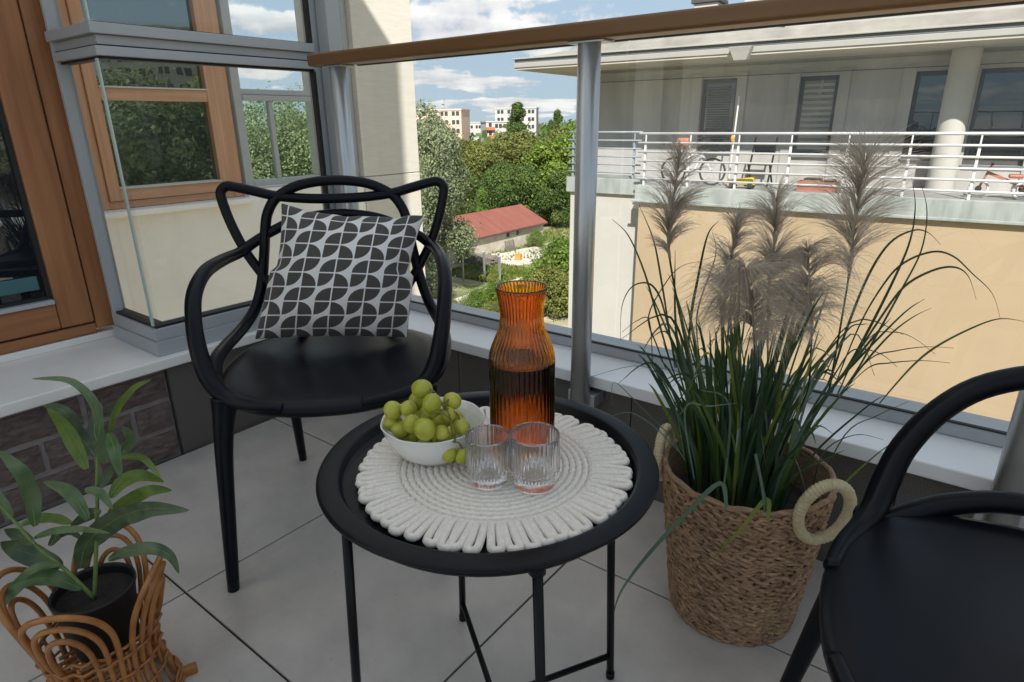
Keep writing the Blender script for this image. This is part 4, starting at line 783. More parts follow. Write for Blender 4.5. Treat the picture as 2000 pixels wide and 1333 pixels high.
for i in range(9):
    pl_b = MB().hexa([(-1.1, .0 + 0, .05 + i * .17), (1.1, 0, .05 + i * .17), (1.1, .05, .05 + i * .17), (-1.1, .05, .05 + i * .17), (-1.1, .0, .17 + i * .17), (1.1, 0, .17 + i * .17), (1.1, .05, .17 + i * .17), (-1.1, .05, .17 + i * .17)]); pl_b.build('plank', 'wood_grey', pl)
for a in (-1, 0, 1): MB().box(a - .06, a + .06, .052, .15, 0, 1.6).build('batten', 'wood_grey', pl)
pl.rotation_euler = (radians(-14), 0, pi / 2)
ob = empty('crate', 'small orange box in the middle of the garden yard', 'crate', (-52.6, 69.9, GZ), .3)
MB().box(-.4, .4, -.35, .35, 0, .8).build('box', 'orange_paint', ob, bevel=.04); MB().box(-.43, .43, -.38, .38, .802, .86).build('lid', 'orange_paint', ob)
for k, (x, y, l_, a, w_) in enumerate(((-52.0, 66.5, 4.5, .5, .5), (-50.8, 68.0, 6, .35, .35), (-55.2, 77.5, 7.0, 1.35, .7), (-54.2, 81.0, 5.0, 1.3, .5), (-56.6, 70.6, 2.4, .9, .5))):
    q = empty('beam', ['long pale concrete beam lying in the yard', 'thin pale beam beside the long one', 'pale slab edge in front of the barn', 'pale slab at the far end of the yard', 'short white slab by the pallet'][k], 'beam', (x, y, GZ), a, 'concrete beams lying in the yard'); MB().box(-l_ / 2, l_ / 2, -w_ / 2, w_ / 2, 0, .35).build('beam', 'path_stone', q, bevel=.03)
tag(MB().hexa([(-45.5, 38, GZ), (-42.8, 37, GZ), (-44.5, 62, GZ), (-46.5, 62, GZ), (-45.5, 38, GZ + .004), (-42.8, 37, GZ + .004), (-44.5, 62, GZ + .004), (-46.5, 62, GZ + .004)]).build('garden_path', 'path_stone'), kind='structure')
tag(MB().hexa([(-57.8, 67, GZ), (-50.5, 65, GZ), (-49, 84, GZ), (-56.5, 86, GZ), (-57.8, 67, GZ + .006), (-50.5, 65, GZ + .006), (-49, 84, GZ + .006), (-56.5, 86, GZ + .006)]).build('yard_pavement', 'path_stone'), kind='structure')
rn = random.Random(8); v = []; f = []
for i in range(9000):
    if rn.random() < .5: x, y = rn.uniform(-56, -46), rn.uniform(57, 66)
    else: x, y = rn.uniform(-64, -52), rn.uniform(66, 98)
    if -57.8 < x < -50 and 67 < y < 84 and rn.random() < .75: continue
    h_ = rn.uniform(.1, .5); a = rn.uniform(0, 6.28); wd = rn.uniform(.06, .2); b = len(v)
    v += [(x - cos(a) * wd, y - sin(a) * wd, GZ), (x + cos(a) * wd, y + sin(a) * wd, GZ), (x + rn.uniform(-.15, .15), y + rn.uniform(-.15, .15), GZ + h_)]; f.append((b, b + 1, b + 2))
me = bpy.data.meshes.new('yard_grass'); me.from_pydata(v, [], f); me.materials.append(MATS['grass_clump']); o = bpy.data.objects.new('yard_grass', me); COL.objects.link(o); tag(o, 'rough grass and weeds growing in the yard by the barn', None, None, 'stuff')
cr = empty('parked_car', 'white car parked between the trees beyond the barn', 'car', (*at(40.2, 165), GZ), 1.1)
MB().box(-2.1, 2.1, -.85, .85, .35, .95).build('body', 'car_white', cr, bevel=.12); MB().hexa([(-1.2, -.75, .95), (1.3, -.75, .95), (1.3, .75, .95), (-1.2, .75, .95), (-.7, -.65, 1.45), (.9, -.65, 1.45), (.9, .65, 1.45), (-.7, .65, 1.45)]).build('cabin', 'block_window', cr)
for a in (-1.3, 1.3):
    for b_2 in (-.86, .7): MB().tube([(a, b_2, .33), (a, b_2 + .16, .33)], .33, 12).build('wheel', 'rubber', cr)
# ================================================================== BALCONY OBJECTS
# ---- armchairs: one moulded plastic chair with three crossing back outlines
def build_chair(label, x, y, az, group):
    e = empty('armchair', label, 'chair', (x, y, 0), az, group); k = .965
    def P(l): return [(a * k, -b * k, c * k) for a, b, c in l]
    def mir(l): return l + [(-a, b, c) for a, b, c in reversed(l[:-1])]
    # seat
    half = [(0, .279), (.07, .275), (.13, .260), (.185, .232), (.224, .19), (.243, .135), (.251, .065), (.248, -.01), (.235, -.085), (.206, -.148), (.158, -.194), (.085, -.213), (0, -.216)]
    full = half + [(-a, b) for a, b in reversed(half[1:-1])]
    loop = catmull([(a, b, 0) for a, b in full], 3, True)
    mb = MB(); n = len(loop)
    rings = [(.0, .424), (.25, .4245), (.5, .427), (.72, .431), (.87, .4355), (.95, .437), (.988, .434), (1.0, .425), (.985, .414), (.93, .408), (.6, .404), (0.0, .402)]
    for t, z in rings:
        for p in loop:
            zz = z - .012 * max(0, (p.y * t - .16) / .12) ** 2 * 1.2 + .010 * max(0, (abs(p.x) * t - .17) / .1) ** 2
            mb.v.append((p.x * t * k, -(p.y * t - .0) * k, zz * k))
    for i in range(len(rings) - 1):
        for j in range(n):
            mb.f.append((i * n + j, (i + 1) * n + j, (i + 1) * n + (j + 1) % n, i * n + (j + 1) % n))
    mb.build('seat', 'black_plastic', e, smooth=True)
    arm = mir([(-.08, .266, .423), (-.135, .250, .424), (-.182, .228, .427), (-.214, .211, .440), (-.238, .199, .476), (-.253, .183, .530), (-.264, .148, .590), (-.270, .098, .634), (-.268, .020, .661), (-.261, -.09, .665), (-.247, -.185, .664), (-.215, -.224, .684), (-.17, -.230, .709), (-.10, -.238, .737), (0, -.241, .749)])
    ar = [.010, .0125, .0150, .0180, .0190, .0180, .0168, .0165, .0160, .0150, .0140, .0135, .013, .013, .013]; ar = ar + ar[-2::-1]
    def rr(r, n_): # expand radii to catmull samples
        out = []
        for i in range(len(r) - 1):
            for j in range(n_): out.append((r[i] + (r[i + 1] - r[i]) * j / n_) * k)
        return out + [r[-1] * k]
    MB().tube(catmull(P(arm), 5), rr(ar, 5), 12).build('arm_loop', 'black_plastic', e, smooth=True)
    ear = mir([(-.10, -.180, .41), (-.125, -.190, .47), (-.170, -.203, .545), (-.210, -.213, .607), (-.242, -.221, .663), (-.268, -.229, .729), (-.283, -.236, .785), (-.285, -.240, .812), (-.270, -.2415, .826), (-.245, -.241, .823), (-.20, -.239, .812), (-.148, -.237, .799), (-.075, -.237, .791), (0, -.237, .789)])
    MB().tube(catmull(P(ear), 5), [.0128 * k], 12).build('back_loop', 'black_plastic', e, smooth=True) if False else MB().tube(catmull(P(ear), 5), .0128 * k, 12).build('back_loop', 'black_plastic', e, smooth=True)
    arch = mir([(-.172, .232, .423), (-.213, .198, .426), (-.238, .158, .436), (-.254, .115, .451), (-.263, .055, .465), (-.264, -.02, .468), (-.258, -.09, .472), (-.246, -.143, .485), (-.228, -.185, .515), (-.210, -.208, .57), (-.195, -.218, .648), (-.183, -.228, .726), (-.172, -.233, .762), (-.148, -.237, .795), (-.100, -.240, .821), (-.05, -.242, .832), (0, -.2425, .835)])
    MB().tube(catmull(P(arch), 5), rr(([.008, .0120, .0160, .0165, .016, .0155, .0150, .0148, .0144, .0140] + [.0132] * 7) + ([.008, .0120, .0160, .0165, .016, .0155, .0150, .0148, .0144, .0140] + [.0132] * 7)[-2::-1], 5), 12).build('back_arch', 'black_plastic', e, smooth=True)
    for s_ in (-1, 1):
        MB().tube(catmull(P([(s_ * .208, .205, .425), (s_ * .216, .220, .375), (s_ * .224, .240, .27), (s_ * .234, .288, .0)]), 6), [.033 * k, .0235 * k, .0195 * k, .0165 * k, .0125 * k], 14).build('leg', 'black_plastic', e, smooth=True)
        MB().tube(catmull(P([(s_ * .165, -.150, .420), (s_ * .168, -.178, .37), (s_ * .173, -.215, .25), (s_ * .182, -.280, .0)]), 6), [.028 * k, .021 * k, .0175 * k, .0145 * k, .0115 * k], 14).build('leg', 'black_plastic', e, smooth=True)
    return e
CA = radians(45.2); CX, CY = -1.183, .853
chair = build_chair('black plastic armchair with looping back, holding the patterned cushion', CX, CY, CA, 'black plastic armchairs')
chair2 = copy_tree(chair); chair2['label'] = 'black plastic armchair cut off by the right edge beside the grass basket'
chair2.location = (.187, .737, 0); chair2.rotation_euler = (0, 0, radians(-77))

# ---- cushion standing on the left chair's seat
def cl(s_, d, z): # chair coordinates to world
    k = .965; return Vector((CX + k * (s_ * cos(CA) + d * sin(CA)), CY + k * (s_ * sin(CA) - d * cos(CA)), k * z))
TL, TR, BL, BR2 = cl(-.132, -.196, .792), cl(.238, -.188, .752), cl(-.222, -.098, .452), cl(.172, -.092, .437)
nrm = ((TR - TL).cross(BL - TL)).normalized()
if nrm.dot(Vector((sin(CA), -cos(CA), 0))) < 0: nrm = -nrm
NG = 34; v = []; f = []; uv = []
from mathutils import noise as mnoise
def cpt(u, v_, side):
    a, b = 2 * u - 1, 2 * v_ - 1
    pin = .075 if b > 0 else .022
    uu = u + (.5 - u) * pin * (1 - b * b) * 1.6 * abs(a) ** 2.5; vv = v_ + (.5 - v_) * pin * (1 - a * a) * 1.8 * abs(b) ** 2.5
    p = (BL * (1 - uu) + BR2 * uu) * (1 - vv) + (TL * (1 - uu) + TR * uu) * vv
    th = (max(0, 1 - abs(a) ** 2.3) ** .62) * (max(0, 1 - abs(b) ** 2.3) ** .62)
    wr = mnoise.noise(Vector((u * 5, v_ * 5, 3.3))) * .006 * (1 - th * .5) + mnoise.noise(Vector((u * 2.4, v_ * 14, 9.1))) * .004 * max(0, abs(b) - .35) + mnoise.noise(Vector((u * 15, v_ * 2.5, 5.1))) * .003 * max(0, abs(a) - .4)
    cr_ = math.exp(-((u - .30 - (.14 - v_) * .55) / .022) ** 2) * math.exp(-((v_ - .10) / .10) ** 2) * .022   # deep crease at the lower left
    wp = mnoise.noise(Vector((u * 7 + 4, 1.2, 0))) * .010 * max(0, b - .55) / .45
    return p + nrm * ((.080 * th + (1.5 * wr - cr_) * (1 if 0 < u < 1 and 0 < v_ < 1 else 0)) if side > 0 else (-.030 * th)) + Vector((0, 0, wp))
for side in (1, -1):
    for j in range(NG + 1):
        for i in range(NG + 1): v.append(tuple(cpt(i / NG, j / NG, side))); uv.append((i / NG, j / NG))
M1 = (NG + 1) ** 2
for j in range(NG):
    for i in range(NG):
        a = j * (NG + 1) + i; q = (a, a + 1, a + NG + 2, a + NG + 1); f.append(q); f.append(tuple(M1 + t_ for t_ in reversed(q)))
me = bpy.data.meshes.new('cushion'); me.from_pydata(v, [], f); me.materials.append(MATS['cushion_print']); ul = me.uv_layers.new(name='UVMap')
for lp_ in me.loops: ul.data[lp_.index].uv = uv[lp_.vertex_index]
me.polygons.foreach_set('use_smooth', [True] * len(me.polygons))
o = bpy.data.objects.new('cushion', me); COL.objects.link(o); tag(o, 'square cushion with black and white leaf print on the left armchair', 'cushion')
sm = o.modifiers.new('weld', 'WELD'); sm.merge_threshold = .0004
sb = o.modifiers.new('sub', 'SUBSURF'); sb.levels = 1; sb.render_levels = 1
edge = [cpt(i / 24, 0, 1) for i in range(24)] + [cpt(1, i / 24, 1) for i in range(24)] + [cpt(1 - i / 24, 1, 1) for i in range(24)] + [cpt(0, 1 - i / 24, 1) for i in range(24)]

# ---- tray table
TX, TY, TZ, TR_ = -.50, .592, .497, .233
tb = empty('tray_table', 'round black metal tray table standing in the middle of the balcony', 'table', (TX, TY, 0))
MB().lathe([(.0, .4815), (.196, .4815), (.1995, .4822), (.2015, .4845), (.2045, .4945), (.2065, .4968), (.2095, .4975), (.229, .4965), (.232, .4957), (.2335, .4935), (.2325, .491), (.230, .4905), (.208, .4925), (.2055, .491), (.202, .4795), (.198, .4788), (0, .4788)], 128).build('tray', 'black_metal', tb, smooth=True)
MB().tube([(.2035 * cos(q * pi / 40), .2035 * sin(q * pi / 40), .4705) for q in range(80)], .0065, 8, closed=True).build('support_ring', 'black_metal', tb, smooth=True)
feet = [(-.694, .728), (-.391, .783), (-.306, .456), (-.609, .401)]
ft = []
for (fx, fy) in feet:
    d = Vector((fx - TX, fy - TY, 0)); tp = d.normalized() * .2005; ft.append(d)
    lg_ = MB().tube([(tp.x, tp.y, .4775), (d.x, d.y, .004)], .0066, 10).build('leg', 'black_metal', tb, smooth=True)
    MB().tube([(tp.x, tp.y, .479), (tp.x, tp.y, .458)], .0105, 10).build('clip', 'black_plastic', lg_, smooth=True)
    MB().tube([(d.x, d.y, .012), (d.x, d.y, 0)], .0078, 10).build('foot_cap', 'black_plastic', lg_, smooth=True)
for a, b, z in ((0, 2, .043), (1, 3, .050)):
    MB().tube([(ft[a].x * .985, ft[a].y * .985, z), (ft[b].x * .985, ft[b].y * .985, z)], .0052, 8).build('cross_bar', 'black_metal', tb, smooth=True)

# ---- rope placemat with a looped fringe
MX, MY, MZ = -.4885, .5905, .4822
pm = empty('placemat', 'round cream rope placemat with looped fringe on the tray table', 'placemat', (MX, MY, MZ))
mb = MB(); R0, PT = .139, .0089
rows = 15
for i in range(rows):
    rc = R0 - PT * (i + .5); n = max(14, int(rc * 2 * pi / .0021)); seg = 8; base = len(mb.v)
    if rc < .003: continue
    for q in range(n):
        a = 2 * pi * q / n; b = .0047 * (1 + .10 * sin(q * 2 * pi / 3 + i * 1.7)); off = .00075 * sin(q * 2 * pi / 6)
        for k in range(seg):
            t_ = 2 * pi * k / seg; r_ = rc + off + b * cos(t_)
            mb.v.append((r_ * cos(a), r_ * sin(a), .0058 + .0052 * sin(t_)))
    for q in range(n):
        for k in range(seg):
            mb.f.append((base + q * seg + k, base + ((q + 1) % n) * seg + k, base + ((q + 1) % n) * seg + (k + 1) % seg, base + q * seg + (k + 1) % seg))
mb.build('coil', 'rope', pm, smooth=True)
MB().lathe([(0, .001), (.136, .001), (.136, .004), (0, .004)], 48).build('backing', 'rope', pm)
NL = 56; rl_ = random.Random(21)
for i in range(NL):
    a = 2 * pi * i / NL + rl_.uniform(-.012, .012); hw = .00545; ro = .1885 + rl_.uniform(-.0025, .0018)
    tw_a = rl_.uniform(-.006, .006)
    loc_ = []
    for (x, yy, z) in ((.134, -hw * .8, .0062), (.145, -hw * .9, .0068), (.165, -hw * 1.0, .0062), (ro - .010, -hw * 1.1, .006), (ro - .0055, -hw * .75, .006), (ro - .0042, 0, .0058), (ro - .0055, hw * .75, .006), (ro - .010, hw * 1.1, .006), (.165, hw * 1.0, .0062), (.145, hw * .9, .0068), (.134, hw * .8, .0062)):
        yy += tw_a * ((x - .134) / .05) ** 2
        loc_.append((x * cos(a) - yy * sin(a), x * sin(a) + yy * cos(a), z + rl_.uniform(-.0003, .0003)))
    MB().tube(catmull(loc_, 3), .00515, 8, flat=1.05).build('fringe_loop', 'rope', pm, smooth=True)
MTOP = .4932
# ---- amber carafe with water
def ribs(n, amp, z0=0, z1=9): return lambda a, z, r: 1 + (amp * cos(n * a) if z0 < z < z1 else 0)
cf = empty('carafe', 'ribbed amber glass carafe half full of water on the placemat', 'carafe', (-.474, .636, MTOP))
prof = [(0, 0), (.036, 0), (.041, .0012), (.0438, .005), (.0446, .012)] + [(.0446, .012 + q * .016) for q in range(1, 9)] + [(.0444, .147), (.0432, .154), (.0405, .163), (.0365, .173), (.0328, .182), (.0302, .191), (.0288, .200), (.0286, .208), (.0292, .217), (.0305, .227), (.0322, .236), (.0338, .2435), (.0336, .2448), (.0326, .2448), (.0318, .243)]
inn = [(.0300, .235), (.0285, .227), (.0270, .216), (.0264, .207), (.0267, .200), (.0280, .191), (.0306, .182), (.0342, .173), (.0382, .162), (.0408, .153), (.0418, .145), (.0418, .012), (.0405, .0085), (.036, .0072), (0, .0072)]
MB().lathe(prof + inn, 252, mod=lambda a, z, r: 1 + (.016 * cos(42 * a) if r > .0285 and (r >= .0425 or z > .15) and .006 < z < .2440 else 0)).build('body', 'amber', cf, smooth=True)
wp_ = [(0, .0070), (.036, .0070), (.0407, .0084), (.0420, .012), (.0420, .1415), (.0413, .1408), (.0400, .1405), (0, .1405)]
MB().lathe(wp_, 96).build('water', 'water', cf, smooth=True)
# ---- two ribbed tumblers
def tumbler(label, x, y, h, r, nr):
    e = empty('glass_tumbler', label, 'glass', (x, y, MTOP), 0, 'ribbed clear tumblers'); fr_ = r * .80
    pf = [(0, .0), (fr_ * .88, 0), (fr_ * .97, .001), (fr_, .003), (fr_, h * .27), (fr_ * 1.02, h * .285), (r * .97, h * .31), (r, h * .335), (r, h * .96), (r * .995, h * .985), (r * .965, h), (r * .93, h * .985), (r * .895, h * .95)]
    pi_ = [(r * .885, h * .40), (r * .86, h * .34), (r * .78, h * .30), (r * .5, h * .285), (0, h * .28)]
    MB().lathe(pf + pi_, nr * 6, mod=lambda a, z, rr_: 1 + (.034 * cos(nr * a) if (rr_ > r * .96 and h * .32 < z < h * .955) or (abs(rr_ - fr_) < 1e-6 and z > .002) else 0)).build('body', 'clear', e, smooth=True)
    return e
tumbler('clear ribbed tumbler in front of the fruit bowl, left of the two', -.4635, .5475, .0700, .0290, 34)
tumbler('larger clear ribbed tumbler in front of the carafe', -.4115, .5775, .0755, .0322, 36)
# ---- bowl and grapes
bx, by = -.5765, .5620
MB().lathe([(0, .003), (.032, .003), (.034, 0), (.0385, 0), (.043, .003), (.0545, .013), (.0635, .028), (.0690, .042), (.0720, .0520), (.0726, .0530), (.0718, .0540), (.0704, .0532), (.0668, .042), (.0612, .029), (.052, .0155), (.041, .0065), (0, .0055)], 96, mod=lambda a, z, r: 1 + .010 * cos(9 * a) * max(0, (z - .012)) / .04).build('fruit_bowl', 'bowl_white', None, smooth=True, label='white glass bowl full of green grapes on the placemat', cat='bowl', loc=(bx, by, MTOP))
gb = empty('grape_bunch', 'bunch of green grapes heaped in the white bowl, two grapes hanging over its rim', 'grapes', (bx, by, MTOP + .03))
rg = random.Random(9); O3 = Vector((bx, by, MTOP + .03)); gp = []
for i, (c, rw, rh) in enumerate(GRAPES):
    c = Vector(c)
    if i not in (16, 17): # keep the heap inside the bowl
        ax = Vector((c.x - bx, c.y - by, 0)); zz = c.z - MTOP
        lim = .0690 - max(rw, rh) * (1.0 if zz < .050 else .40)
        if zz < .068 and ax.length > lim: ax = ax * (lim / ax.length)
        c = Vector((bx + ax.x, by + ax.y, c.z))
    rot = Matrix.Rotation(rg.uniform(-.5, .5), 3, 'X') @ Matrix.Rotation(rg.uniform(-.5, .5), 3, 'Y')
    R3 = (max(rw, rh) * 1.06, min(rw, rh) * 1.06, min(rw, rh) * 1.06) if rw > rh else (rw * 1.05, rw * 1.05, max(rh, rw * 1.08) * 1.05)
    MB().ellipsoid(c - O3, R3, 20, 14, rot).build('grape', 'grape', gb, smooth=True); gp.append((c, max(rw, rh)))
for i in range(16):  # lower layer that fills the bowl
    a = i * 2.4; r_ = .046 * sqrt((i + .5) / 16)
    c = Vector((bx + r_ * cos(a), by + r_ * sin(a), MTOP + .021 + .008 * rg.random() + .006 * (i % 3) + (.022 if r_ < .025 else 0)))
    MB().ellipsoid(c - O3, (.0118, .0118, .0135), 14, 10, Matrix.Rotation(rg.uniform(-1, 1), 3, 'X')).build('grape', 'grape', gb, smooth=True)
def W(x, y, z): return Vector((x, y, z)) - O3
hub = W(-.530, .541, .583)
for a, b, cpt_ in ((hub, gp[0][0] - O3, (0, 0, .012)), (hub, gp[2][0] - O3, (0, 0, .008)), (hub, gp[1][0] - O3, (0, 0, .006)), (hub, gp[10][0] - O3, (.004, 0, .004)), (hub, W(-.512, .531, .577), (0, 0, .004)), (W(-.512, .531, .577), W(-.507, .527, .559), (0, 0, .004)), (W(-.512, .531, .577), W(-.534, .517, .584), (0, 0, .006)), (hub, gp[9][0] - O3, (.004, .002, .006))):
    mid = (a + b) / 2 + Vector(cpt_); MB().tube(catmull([a, mid, b], 5), [.0015, .0011, .0012], 6).build('stalk', 'grape_stem', gb, smooth=True)
for q in (16, 17):
    b = gp[q][0] - O3 + Vector((0, 0, gp[q][1] * .93)); MB().tube(catmull([W(-.513, .540, .552), W(-.5085, .5335, .544), (W(-.5085, .5335, .544) + b) / 2 + Vector((0, 0, .004)), b], 5), [.0012, .0009, .0014], 6).build('stalk', 'grape_stem', gb, smooth=True)

# ---- woven basket
KX, KY = -.285, 1.095
bsk = empty('basket', 'tall woven water hyacinth basket with ring handles holding the grass', 'basket', (KX, KY, 0))
def kr(z): return .113 + .036 * (max(z, 0) / .31) ** .85
rk = random.Random(31); NR = 33; HP = .309 / NR
for i in range(NR):
    z = .006 + HP * (i + .15); mb = MB(); n = 34; ph = rk.random()
    for j in range(n):
        for half in (0, 1):
            a = 2 * pi * (j + .5 * half + ph) / n + rk.uniform(-.02, .02); r_ = kr(z) + .0022 + rk.uniform(-.0013, .0016); sl = (.50 if half else -.34) + rk.uniform(-.2, .2)
            if half: zc = z + HP * .27
            else: zc = z - HP * .27
            zc += rk.uniform(-.0008, .0008)
            rot = Matrix.Rotation(a + pi / 2, 3, 'Z') @ Matrix.Rotation(-sl, 3, 'Y') @ Matrix.Rotation(rk.uniform(-.16, .16), 3, 'Z')
            mb.ellipsoid((r_ * cos(a), r_ * sin(a), max(zc, .0045)), (.0175 * rk.uniform(.8, 1.2), .0042 * rk.uniform(.7, 1.1), .0040 * rk.uniform(.8, 1.2)), 6, 5, rot)
    mb.build('braid', 'hyacinth', bsk, smooth=True)
MB().lathe([(0, .002), (kr(0), .002), (kr(.1), .1), (kr(.2), .2), (kr(.312), .312), (kr(.312) - .004, .312), (kr(.2) - .004, .2), (kr(0) - .004, .006), (0, .006)], 64).build('liner', 'hyacinth', bsk)
MB().tube([((kr(.315) + .001) * cos(q * pi / 40), (kr(.315) + .001) * sin(q * pi / 40), .3165 + .002 * sin(q * 1.1) + .0012 * rk.uniform(-1, 1)) for q in range(80)], .0052, 8, closed=True).build('rim', 'hyacinth', bsk, smooth=True)
def handle(ang, z, tilt, rx_, rz_, swing):
    c = Vector(((kr(z) + (.022 if swing else .010)) * cos(ang), (kr(z) + (.022 if swing else .010)) * sin(ang), z)); tv = Vector((-sin(ang + swing), cos(ang + swing), 0)); ov = Vector((cos(ang + swing), sin(ang + swing), 0)) * sin(tilt) + Vector((0, 0, cos(tilt)))
    pts = []; rad = []; n = 52
    for q in range(n * 4):
        a = 2 * pi * q / (n * 4); pts.append(c + tv * rx_ * cos(a) + ov * rz_ * sin(a)); rad.append(.0088 + .0016 * abs(sin(q * pi / 4)) + rk.uniform(-.0003, .0003))
    MB().tube(pts, rad, 8, closed=True).build('handle', 'raffia', bsk, smooth=True)
handle(HANG, .322, .22, .040, .064, radians(-26))
handle(pi + radians(8), .306, .05, .043, .050, 0)
MB().lathe([(0, .25), (.13, .245)], 40).build('soil', 'soil', bsk)

# ---- grass plant with plumes
gpnt = empty('grass_plant', 'artificial pampas grass with beige plumes growing out of the basket', 'plant', (KX, KY, .25))
OG = Vector((KX, KY, .25)); VW = Vector((-.6, .8, -.2))
def blade(pts, w_, m_):
    pts = catmull([Vector(p) - OG for p in pts], 5); n = len(pts)
    wd = [max(.0004, w_ * (1 - (i / (n - 1)) ** 2.2) * (.7 + .6 * min(1, i / (n * .3)))) for i in range(n)]
    rv = Vector((rk.gauss(0, .35), rk.gauss(0, .35), rk.gauss(0, .2)))
    MB().ribbon(pts, wd, (VW + rv).normalized()).build('blade', m_, gpnt, smooth=True)
BM = ['blade_dark', 'blade_mid', 'blade_bright', 'blade_blue']
for pts, w_, c in BLADES: blade(pts, w_, BM[c])
for i in range(205):
    a = rk.uniform(0, 2 * pi); r_ = .088 * sqrt(rk.random()); b0 = Vector((KX + r_ * cos(a) - .012, KY + r_ * sin(a), .25))
    L_ = rk.uniform(.20, .42) * (1 - .25 * (r_ / .088) * rk.random()); lean = Vector((cos(a), sin(a), 0)) * (.10 + 1.0 * r_ / .088 * .28) * rk.uniform(.2, 1.1) + Vector((rk.gauss(0, .09), rk.gauss(0, .09), 0))
    p1 = b0 + Vector((0, 0, L_ * .5)) + lean * L_ * .35; p2 = b0 + Vector((0, 0, L_ * rk.uniform(.85, 1.0))) + lean * L_ * 1.0
    if rk.random() < .28: p3 = p2 + lean * L_ * rk.uniform(.4, .9) + Vector((0, 0, -L_ * rk.uniform(.0, .22)))
    else: p3 = p2 + lean * L_ * .25 + Vector((0, 0, L_ * .12))
    blade([b0, p1, p2, p3], rk.uniform(.0016, .0036), rk.choices(BM, [.52, .27, .10, .11])[0])
for (pts, hw, droop) in PLUMES:
    sp_ = catmull([Vector(p) - OG for p in pts], 14); n = len(sp_); i0 = 14
    st_ = [Vector((sp_[0].x * .35, sp_[0].y * .35, .0))] + [sp_[q] for q in range(0, i0 + 3)]
    pe = MB().tube(st_ , [.0021, .0018, .0016], 6).build('plume_stem', 'blade_dark', gpnt, smooth=True)
    mb = MB()
    mb.tube(sp_[i0:], [.0026, .0024, .0007], 5)
    for c_ in range(64):
        t_ = rk.random() ** .9; idx = i0 + t_ * (n - 1 - i0); az = rk.uniform(0, 2 * pi)
        A0 = radians(rk.uniform(20, 44) if not droop else rk.uniform(38, 66)); dA = radians(rk.uniform(4, 17) if not droop else rk.uniform(18, 36))
        env = .42 + .66 * sin(pi * min(1, .06 + .86 * t_)); L0 = hw * 1.62 * env * rk.uniform(.75, 1.15)
        for q in range(20 if not droop else 24):
            k = min(max(int(idx), 0), n - 2); off = rk.gauss(0, .35); p = sp_[k].lerp(sp_[k + 1], min(max(idx - k + off, -.5), 1.5)); d = (sp_[min(k + 2, n - 1)] - sp_[max(k - 1, 0)]).normalized()
            sd = Matrix.Rotation(az + rk.gauss(0, .16), 3, d) @ d.orthogonal().normalized()
            L_ = L0 * rk.uniform(.55, 1.1); A = A0 + rk.gauss(0, .09); pp_ = [p]
            for st, fr_ in ((0, .26), (1, .26), (2, .26), (3, .22)):
                a_ = A + dA * st; pp_.append(pp_[-1] + (d * cos(a_) + sd * sin(a_)) * L_ * fr_ + Vector((0, 0, -.018 * L_ * st)))
            mb.ribbon(pp_, [.00036, .00034, .00030, .00024, .00010], Vector((rk.gauss(0, 1), rk.gauss(0, 1), rk.gauss(0, 1))).normalized())
    mb.build('plume', 'plume', gpnt)

# ---- rattan plant holder, pot and plant
RX, RY = -1.0425, .230
rt = empty('rattan_holder', 'honey coloured rattan plant holder with arched rim on the tiles at lower left', 'plant holder', (RX, RY, 0))
def rr_(z):
    pts = [(0, .093), (.04, .084), (.09, .0755), (.13, .078), (.17, .086), (.21, .096), (.25, .107), (.30, .120)]
    for i in range(len(pts) - 1):
        if z <= pts[i + 1][0]: t_ = (z - pts[i][0]) / (pts[i + 1][0] - pts[i][0]); return pts[i][1] + (pts[i + 1][1] - pts[i][1]) * t_
    return pts[-1][1]
def rp_(th, z, off=0): r_ = rr_(z) + off; return Vector((r_ * cos(th), r_ * sin(th), z))
for g_ in range(4):
    ph = radians(RPH + 90 * g_)
    for j, (dl, zt) in enumerate(((38, .285), (27.5, .262), (17, .236))):
        D = radians(dl); zs = .170; pts = []
        for z in (.004, .03, .06, .09, .12, .145): pts.append(rp_(ph - D * (1 if z < .14 else 1), z))
        for q in range(9):
            u_ = pi - pi * q / 8; pts.append(rp_(ph + D * cos(u_) * 1.0, zs + (zt - zs) * sin(u_), .002 * j))
        for z in (.145, .12, .09, .06, .03, .004): pts.append(rp_(ph + D, z))
        MB().tube(catmull(pts, 4), .0043 if j else .0048, 8).build('cane', 'cane', rt, smooth=True)
    MB().tube([rp_(ph, z) for z in (.004, .04, .08, .12, .16)], .0026, 6).build('spoke', 'cane', rt, smooth=True)
    MB().tube([rp_(ph + radians(45), z) for z in (.004, .04, .08, .12, .155)], .0026, 6).build('spoke', 'cane', rt, smooth=True)
for z, r_, o_ in ((.006, .004, .006), (.016, .003, .007), (.024, .003, .006), (.070, .0026, .004), (.110, .0026, .004), (.150, .0026, .004), (.163, .0026, -.004)):
    pts = [rp_(2 * pi * q / 90, z + .0016 * sin(q * 1.3), o_ + .0022 * sin(q * 2 * pi / 5)) for q in range(90)]
    MB().tube(pts, r_, 6, closed=True).build('binding_ring', 'cane', rt, smooth=True)
for q in range(11): MB().tube([(-.075 + q * .015, -sqrt(max(.0004, .0062 - (-.075 + q * .015) ** 2)), .100), (-.075 + q * .015, sqrt(max(.0004, .0062 - (-.075 + q * .015) ** 2)), .100)], .0035, 6).build('shelf_cane', 'cane', rt, smooth=True)
for q in range(6): # base edging of flat cane
    a = radians(10 + 60 * q); MB().box(.094, .122 if q == 1 else .104, -.007, .007, 0, .016).build('base_tab', 'cane', rt, bevel=.002, rz=a)
pot = empty('plant_pot', 'small black plastic pot set in the rattan holder', 'pot', (-1.066, .243, .106))
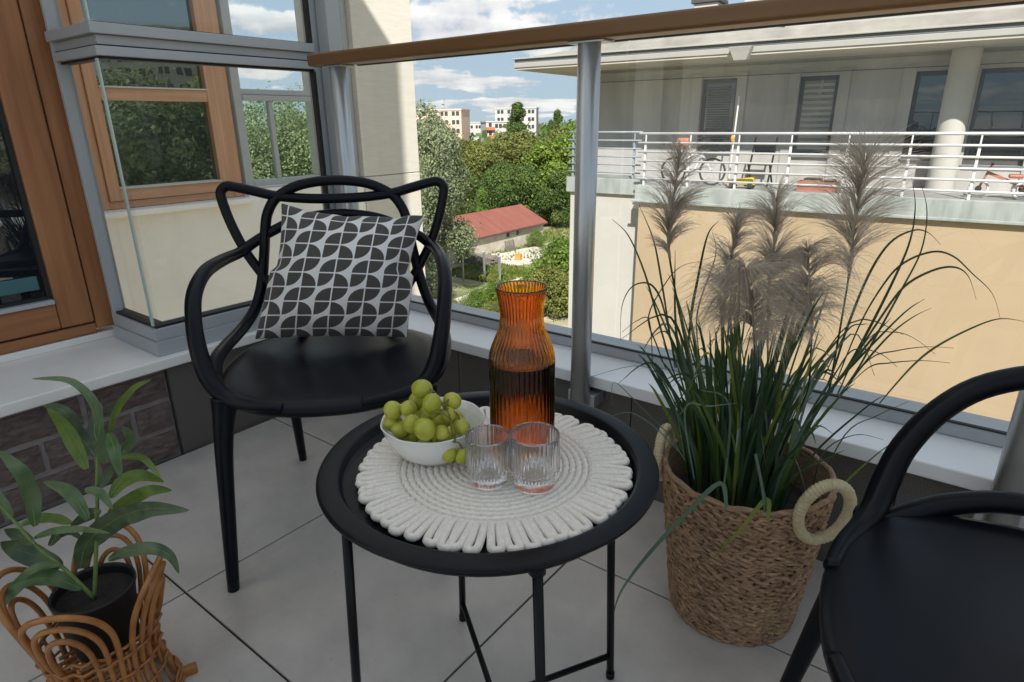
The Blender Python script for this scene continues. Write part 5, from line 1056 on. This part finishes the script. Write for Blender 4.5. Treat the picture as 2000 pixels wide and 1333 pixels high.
MB().lathe([(0, 0), (.043, 0), (.046, .003), (.0595, .112), (.0615, .113), (.0615, .118), (.0585, .118), (.0572, .113), (.0565, .100)], 48).build('shell', 'pot_black', pot, smooth=True)
MB().lathe([(0, .103), (.03, .101), (.0572, .100)], 32).build('soil', 'soil', pot)
pt = empty('potted_plant', 'leafy artificial plant with long drooping green leaves in the black pot', 'plant', (-1.055, .24, .2)); OPl = Vector((-1.055, .24, .2)); CAMP = Vector((0, 0, .94))
for s_ in STEMS: MB().tube(catmull([Vector(p) - OPl for p in s_], 5), [.0034, .0028, .0018], 7).build('stem', 'plant_stem', pt, smooth=True)
rlf = random.Random(17); LM = ['leaf_dark', 'leaf_mid', 'leaf_bright']
for pts, hw, c in LEAVES:
    sp_ = catmull([Vector(p) for p in pts], 6); n = len(sp_); mb = MB(); tw_l = rlf.uniform(-.45, .45)
    for i, p in enumerate(sp_):
        t_ = i / (n - 1); d = (sp_[min(i + 1, n - 1)] - sp_[max(i - 1, 0)]).normalized(); vd = (p - CAMP).normalized()
        sd = d.cross(vd).normalized(); sd = Matrix.Rotation(tw_l + .25 * sin(t_ * 3), 3, d) @ sd; nn = sd.cross(d).normalized()
        if nn.dot(vd) > 0: nn = -nn
        w_ = hw * (sin(pi * min(1, (t_ * .97 + .03)) ** .85) ** .8 if t_ < .985 else .03) + .0004
        rip = .12 * w_ * sin(t_ * 19 + tw_l * 9)
        for e_, lift in ((-1, .22), (-.5, .09), (0, 0), (.5, .09), (1, .22)):
            mb.v.append(tuple(p - OPl + sd * e_ * w_ + nn * (lift * w_ + (rip if abs(e_) == 1 else 0))))
    for i in range(n - 1):
        for k in range(4): mb.f.append((i * 5 + k, i * 5 + k + 1, (i + 1) * 5 + k + 1, (i + 1) * 5 + k))
    lo = mb.build('leaf', LM[c], pt, smooth=True)
    MB().tube([q - OPl + (CAMP - q).normalized() * .0004 for q in sp_[:-2]], [.0011, .0007, .0003], 5).build('midrib', 'plant_stem', lo, smooth=True)
